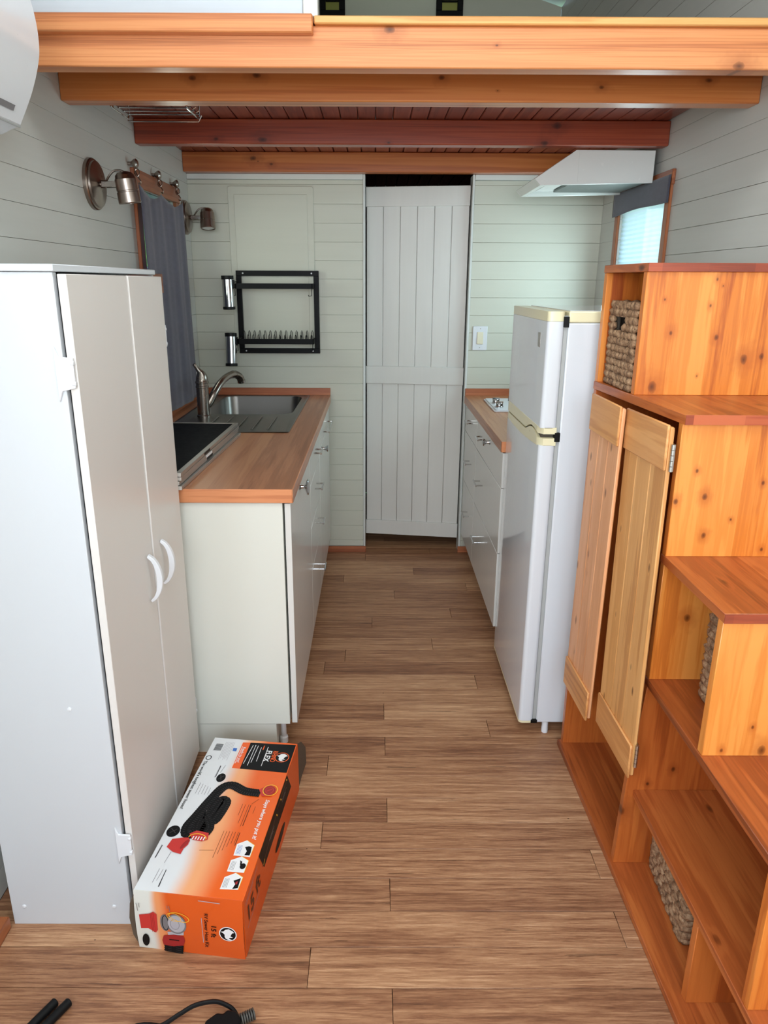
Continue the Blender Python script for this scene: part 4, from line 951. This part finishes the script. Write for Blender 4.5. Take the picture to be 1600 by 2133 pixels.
def dec(n,pts,mat,plane='top',l=.0004,lab=None):
    bm=bmesh.new(); vs=[bm.verts.new(pl(plane,p,l)) for p in pts]; f=bm.faces.new(vs); bm.normal_update()
    want={'top':Vector((0,0,1)),'side':Vector((1,0,0)),'front':Vector((0,-1,0))}[plane]
    if f.normal.dot(want)<0: f.normal_flip()
    bmesh.ops.triangulate(bm,faces=[f]); 
    o=None
    me=bpy.data.meshes.new(n); bm.to_mesh(me); bm.free(); o=bpy.data.objects.new(n,me); COL.objects.link(o); o.parent=bxr; me.materials.append(MAT[mat])
    if lab: o['label']=lab
    return o
def ell(c,rx,ry,n=24,a=0): return [(c[0]+rx*math.cos(t)*math.cos(a)-ry*math.sin(t)*math.sin(a),c[1]+rx*math.cos(t)*math.sin(a)+ry*math.sin(t)*math.cos(a)) for t in (2*PI*i/n for i in range(n))]
def ringp(n,c,rx,ry,w,mat,plane='top',l=.0008,a=0,t0=0,t1=2*PI):
    bm=bmesh.new(); K=28; A_=[]
    for i in range(K+1):
        t=t0+(t1-t0)*i/K; q=[]
        for s in (0,1):
            x=(rx-w*s)*math.cos(t); y=(ry-w*s)*math.sin(t); q.append(bm.verts.new(pl(plane,(c[0]+x*math.cos(a)-y*math.sin(a),c[1]+x*math.sin(a)+y*math.cos(a)),l)))
        A_.append(q)
    for p,q in zip(A_,A_[1:]): bm.faces.new((p[0],q[0],q[1],p[1]))
    me=bpy.data.meshes.new(n); bm.to_mesh(me); bm.free(); o=bpy.data.objects.new(n,me); COL.objects.link(o); o.parent=bxr; me.materials.append(MAT[mat]); return o
def strokes(n,segs,w,mat,plane='top',l=.0006):
    bm=bmesh.new()
    for a,b in segs:
        a=Vector(a);b=Vector(b); d=(b-a).normalized(); nn=Vector((-d.y,d.x))*w/2
        bm.faces.new([bm.verts.new(pl(plane,p,l)) for p in (a-nn,b-nn,b+nn,a+nn)])
    me=bpy.data.meshes.new(n); bm.to_mesh(me); bm.free(); o=bpy.data.objects.new(n,me); COL.objects.link(o); o.parent=bxr; me.materials.append(MAT[mat]); return o
def hose(n,pts,w,plane='top',l=.0010,mat='inkblack'):
    P=[Vector((p.x,p.y)) for p in smoothp([(*q,0) for q in pts],14)]
    # even resample
    out=[P[0]]; acc=0; step=.0032
    for a,b in zip(P,P[1:]):
        d=(b-a).length; 
        while acc+d>=step:
            t=(step-acc)/d; a=a.lerp(b,t); out.append(a.copy()); d=(b-a).length; acc=0
        acc+=d
    bm=bmesh.new(); rib=bmesh.new(); prev=None
    for i,p in enumerate(out):
        d=(out[min(i+1,len(out)-1)]-out[max(i-1,0)]).normalized(); nn=Vector((-d.y,d.x)); ww=w/2*(1.04 if i%2 else .96)
        q=[bm.verts.new(pl(plane,p+nn*ww,l)),bm.verts.new(pl(plane,p-nn*ww,l))]
        if prev: bm.faces.new((prev[0],prev[1],q[1],q[0]))
        prev=q
        if i%2: 
            for s0,s1 in ((.10,.42),(-.30,-.12)):
                rib.faces.new([rib.verts.new(pl(plane,p+nn*w*s0*1.0-d*.0003,l+.0002)),rib.verts.new(pl(plane,p+nn*w*s1-d*.0003,l+.0002)),rib.verts.new(pl(plane,p+nn*w*s1+d*.0004,l+.0002)),rib.verts.new(pl(plane,p+nn*w*s0+d*.0004,l+.0002))])
    for b_,nm,mt in ((bm,n,mat),(rib,'printed_rib','inkrib')):
        me=bpy.data.meshes.new(nm); b_.to_mesh(me); b_.free(); o=bpy.data.objects.new(nm,me); COL.objects.link(o); o.parent=bxr; me.materials.append(MAT[mt])
def text(body,p0,p1,h,mat,plane='top',l=.0010,bold=0,upsign=1,shear=0):
    """text running from p0 to p1 on the carton face, cap height h"""
    cu_=bpy.data.curves.new('lettering','FONT'); cu_.body=body; cu_.offset=bold; cu_.shear=shear; cu_.resolution_u=2
    to=bpy.data.objects.new('tmp_text',cu_); COL.objects.link(to); bpy.context.view_layer.update()
    me=bpy.data.meshes.new_from_object(to.evaluated_get(bpy.context.evaluated_depsgraph_get())); bpy.data.objects.remove(to,do_unlink=True)
    xs=[v.co.x for v in me.vertices]; x0,x1=min(xs),max(xs); H=.70
    a=Vector(p0); b=Vector(p1); d=(b-a); L=d.length; d/=L; upv=Vector((-d.y,d.x))*upsign
    for v in me.vertices:
        q=a+d*((v.co.x-x0)/(x1-x0)*L)+upv*(v.co.y/H*h); v.co=pl(plane,q,l)
    me.materials.clear(); me.materials.append(MAT[mat]); me.name='lettering'
    o=bpy.data.objects.new('lettering',me); COL.objects.link(o); o.parent=bxr; return o
def rhino(c,r,plane='top',ang=0,l=.0008):
    dec('printed_emblem',ell(c,r*1.08,r*1.08,32),'inkwhite' if plane=='front' else 'inkorange',plane,l)
    dec('printed_emblem',ell(c,r*.96,r*.96,32),'inkblack',plane,l+.0003)
    # white horned animal head silhouette, facing the reader's right
    pts=[(-.80,.15),(-.55,.62),(-.30,.80),(-.22,.55),(-.02,.42),(.30,.30),(.42,.62),(.52,.18),(.66,.10),(.88,.62),(.86,.0),(.70,-.30),(.42,-.42),(.10,-.40),(-.12,-.58),(-.30,-.86),(-.38,-.50),(-.66,-.30)]
    ca,sa=math.cos(ang),math.sin(ang)
    dec('printed_emblem',[(c[0]+r*(x*ca-y*sa),c[1]+r*(x*sa+y*ca)) for x,y in pts],'inkwhite',plane,l+.0006)
D90=-PI/2
# --- top face
dec('printed_panel',T['black'],'inkblack',l=.0004); dec('printed_panel',T['strip'],'inkorange',l=.0004,lab='orange label strip')
text('RHINO',(.1935,.5075),(.1935,.4600),.0145,'inkorange',bold=.02); text('FLEX',(.1735,.5070),(.1735,.4590),.0165,'inkwhite',bold=.025)
rhino((.2245,.483),.0195,'top',D90)
s_=T['lines']; strokes('printed_text_line',[(s_[i],s_[i+1]) for i in range(0,10,2)],.0016,'inkwhite'); strokes('printed_text_line',[(s_[10],s_[11])],.0026,'inkorange')
text('Ready to use!',(.0995,.514),(.0995,.447),.0085,'inkwhite',bold=.01)
strokes('printed_text_line',[((.0965,.518),(.0965,.442))],.0013,'inkwhite')
bm_=[((.016+.0022*i*1.0,.4925),(.016+.0022*i,.5225)) for i in range(10)]
strokes('printed_barcode',[((.0152,.4925+.0031*i),(.0372,.4925+.0031*i)) for i in range(10)],.0016,'inkblack')
strokes('printed_text_line',[((.0425+.0042*i,.533),(.0425+.0042*i+.001,.452+.006*(i%3))) for i in range(7)],.0009,'inkpale')
dec('printed_panel',T['blue'],'inkblue')
text("The world's toughest sewer hoses!",(.0068,.443),(.0080,.253),.0088,'inkblack',bold=.012)
ringp('printed_ring',(.0135,.4575),.0085,.0095,.0022,'inkblack')
dec('printed_cap',ell((.0765,.380),.0125,.0175),'inkblack'); dec('printed_cap',ell((.0215,.177),.0165,.019),'inkblack')
strokes('printed_cap_slot',[((.070,.372),(.083,.388)),((.072,.392),(.080,.369)),((.014,.170),(.029,.184)),((.014,.185),(.030,.171))],.0014,'inkrib',l=.0008)
hose('printed_hose',T['hoseB'],.026,l=.0008); hose('printed_hose',T['hoseC'],.020,l=.0012); hose('printed_hose',T['hoseA'],.028,l=.0016)
dec('printed_fitting',T['fitA'],'inkred',l=.0022); dec('printed_fitting',ell((.2245,.3445),.0165,.017),'inkdred',l=.0024); ringp('printed_ring',(.2265,.3455),.0205,.0215,.0022,'inkyellow',l=.0026)
ringp('printed_ring',(.2245,.3445),.0120,.0125,.0018,'inkred',l=.0026); strokes('printed_fitting',[((.217,.340),(.231,.350))],.003,'inkred',l=.0026)
dec('printed_fitting',T['fitB'],'inkred',l=.0020); strokes('printed_fitting',[((.079+.007*i,.1555),(.080+.007*i,.166)) for i in range(5)],.0028,'inkwhite',l=.0022)
ringp('printed_ring',(.0905,.1600),.0235,.0150,.0022,'inkyellow',l=.0026,a=-.05,t0=0,t1=PI); 
dec('printed_fitting',T['cone'],'inkred',l=.0018); dec('printed_fitting',ell((.0668,.1385),.0065,.0175,20,-.35),'inkdred',l=.0020); ringp('printed_ring',(.0668,.1385),.0065,.0175,.0014,'inkred',l=.0022,a=-.35)
text('Stays where you put it!',(.2245,.311),(.2255,.174),.0105,'inkwhite',bold=.018,shear=.2)
for k in ('hexA','hexB','hexC'):
    dec('printed_picture',T[k],'inkwhite',l=.0008); q=T[k]; u0=q[0][0]+.004; v0=(q[0][1]+q[1][1])/2
    strokes('printed_text_line',[((u0+.003*j,q[1][1]-.003),(u0+.003*j,q[0][1]+.005)) for j in range(4)],.0008,'inkblue' if k=='hexA' else 'inkgrey',l=.0012)
    strokes('printed_outline',[(q[4],q[3]),(q[3],q[2])],.0012,'inkyellow',l=.0012)
dec('printed_hose',[(.2160,.148),(.2250,.1515),(.2325,.150),(.2345,.133),(.2340,.124),(.2215,.124),(.2240,.136)],'inkblack',l=.0012)
dec('printed_hose',ell((.2275,.0915),.0070,.0085),'inkblack',l=.0012); dec('printed_hose',[(.2165,.108),(.2225,.104),(.2235,.093),(.2195,.0945),(.2185,.101)],'inkblack',l=.0012)
dec('printed_hose',[(.2185,.049),(.2335,.058),(.2345,.030),(.2225,.027),(.2255,.040)],'inkblack',l=.0012); dec('printed_hose',[(.2245,.046),(.2295,.049),(.2300,.040),(.2260,.039)],'inkdred',l=.0014)
for k,mt in (('ln1','inkgrey'),('ln2','inkbrown'),('ln3','inkbrown'),('ln4','inkgrey')):
    s_=T[k]; strokes('printed_text_line',[(s_[i],s_[i+1]) for i in range(0,len(s_)-1,2)],.0009,mt)
for a,b,m_ in (((.1895,.287),(.1895,.214),'inkbrown'),((.1895,.192),(.1895,.150),'inkbrown'),((.052,.061),(.053,.0135),'inkblack'),((.0605,.427),(.0605,.380),'inkblack'),((.013,.131),(.0115,.092),'inkblack')):
    strokes('printed_text_line',[(a,b)],.0018,m_)
# --- right side face
dec('printed_band',[(.4129,.1650),(.4532,.0930),(.1639,.0930),(.1255,.1650)],'inkblack','side')
strokes('printed_hose_line',[((.150,.108),(.290,.140)),((.300,.148),(.415,.152))],.0028,'inkbrown','side',.0006)
strokes('printed_text_line',[((.160,.104),(.172,.112)),((.29,.140),(.300,.128)),((.335,.150),(.345,.140)),((.402,.158),(.410,.150))],.004,'inkyellow','side',.0008)
strokes('printed_text_line',[((.215,.126),(.265,.126)),((.225,.120),(.255,.120)),((.35,.134),(.40,.134)),((.35,.128),(.39,.128))],.0011,'inkpale','side',.0008)
dec('hand_hole',ell((.318,.040),.052,.0145,24,.03),'inkblack','side',.0010)
text('15 ft',(.030,.075),(.130,.083),.042,'inkbrown','side',.0008,bold=.03)
strokes('printed_text_line',[((.012,.142),(.110,.150)),((.016,.133),(.075,.140)),((.02,.064),(.12,.070))],.0016,'inkpale','side',.0006)
# --- near end face
rhino((.2190,.0745),.0190,'front',D90)
text('15 ft',(.1815,.093),(.1790,.060),.0115,'inkblack','front',.001,bold=.02)
text('RV Sewer Hose Kit',(.1665,.127),(.1635,.029),.0088,'inkblack','front',.001,bold=.012)
strokes('printed_text_line',[(T['sub'][0],T['sub'][1])],.0013,'inkpale','front')
dec('printed_bellows',T['bell'],'inkred','front',.0006); strokes('printed_bellows',[((.0400+.0035*i,.0565),(.0385+.0035*i,.112)) for i in range(3)],.0010,'inkdred','front',.0009)
dec('printed_cap',ell((.0213,.0305),.0085,.018,24,-.08),'inkblack','front',.0006)
dec('printed_elbow',ell((.0715,.0874),.0115,.024),'inkgrey','front',.0004); ringp('printed_ring',(.0725,.0874),.0085,.022,.0020,'inkblack','front',.0007)
dec('printed_elbow',T['gray'],'inkpale','front',.0005)
dec('printed_elbow',ell((.0985,.0870),.0235,.0285),'inkgrey','front',.0007); dec('printed_elbow',ell((.0985,.0875),.0200,.0245),'inkpale','front',.0009)
ringp('printed_ring',(.0950,.086),.0110,.0150,.0010,'inkgrey','front',.0011); ringp('printed_ring',(.1065,.1085),.0245,.0125,.0016,'inkyellow','front',.0013,a=-.25); ringp('printed_ring',(.0945,.107),.0175,.0115,.0012,'inkyellow','front',.0012,a=-.35)
dec('printed_collar',T['col'],'inkdred','front',.0010); strokes('printed_text_line',[((.078,.040),(.102,.0395))],.0028,'inkblack','front',.0013)
hose('printed_hose',[(.0885,.027),(.0870,.014),(.0855,.001)],.045,'front',.0008)
strokes('printed_text_line',[((.0070,.136),(.0092,.114)),((.0125,.137),(.0140,.125)),((.0800,.138),(.0805,.129)),((.0845,.138),(.0855,.121))],.0014,'inkgrey','front')
strokes('printed_seam',[((.155,BH-.003),(.205,BH-.005))],.0020,'inkpale','front',.0006)
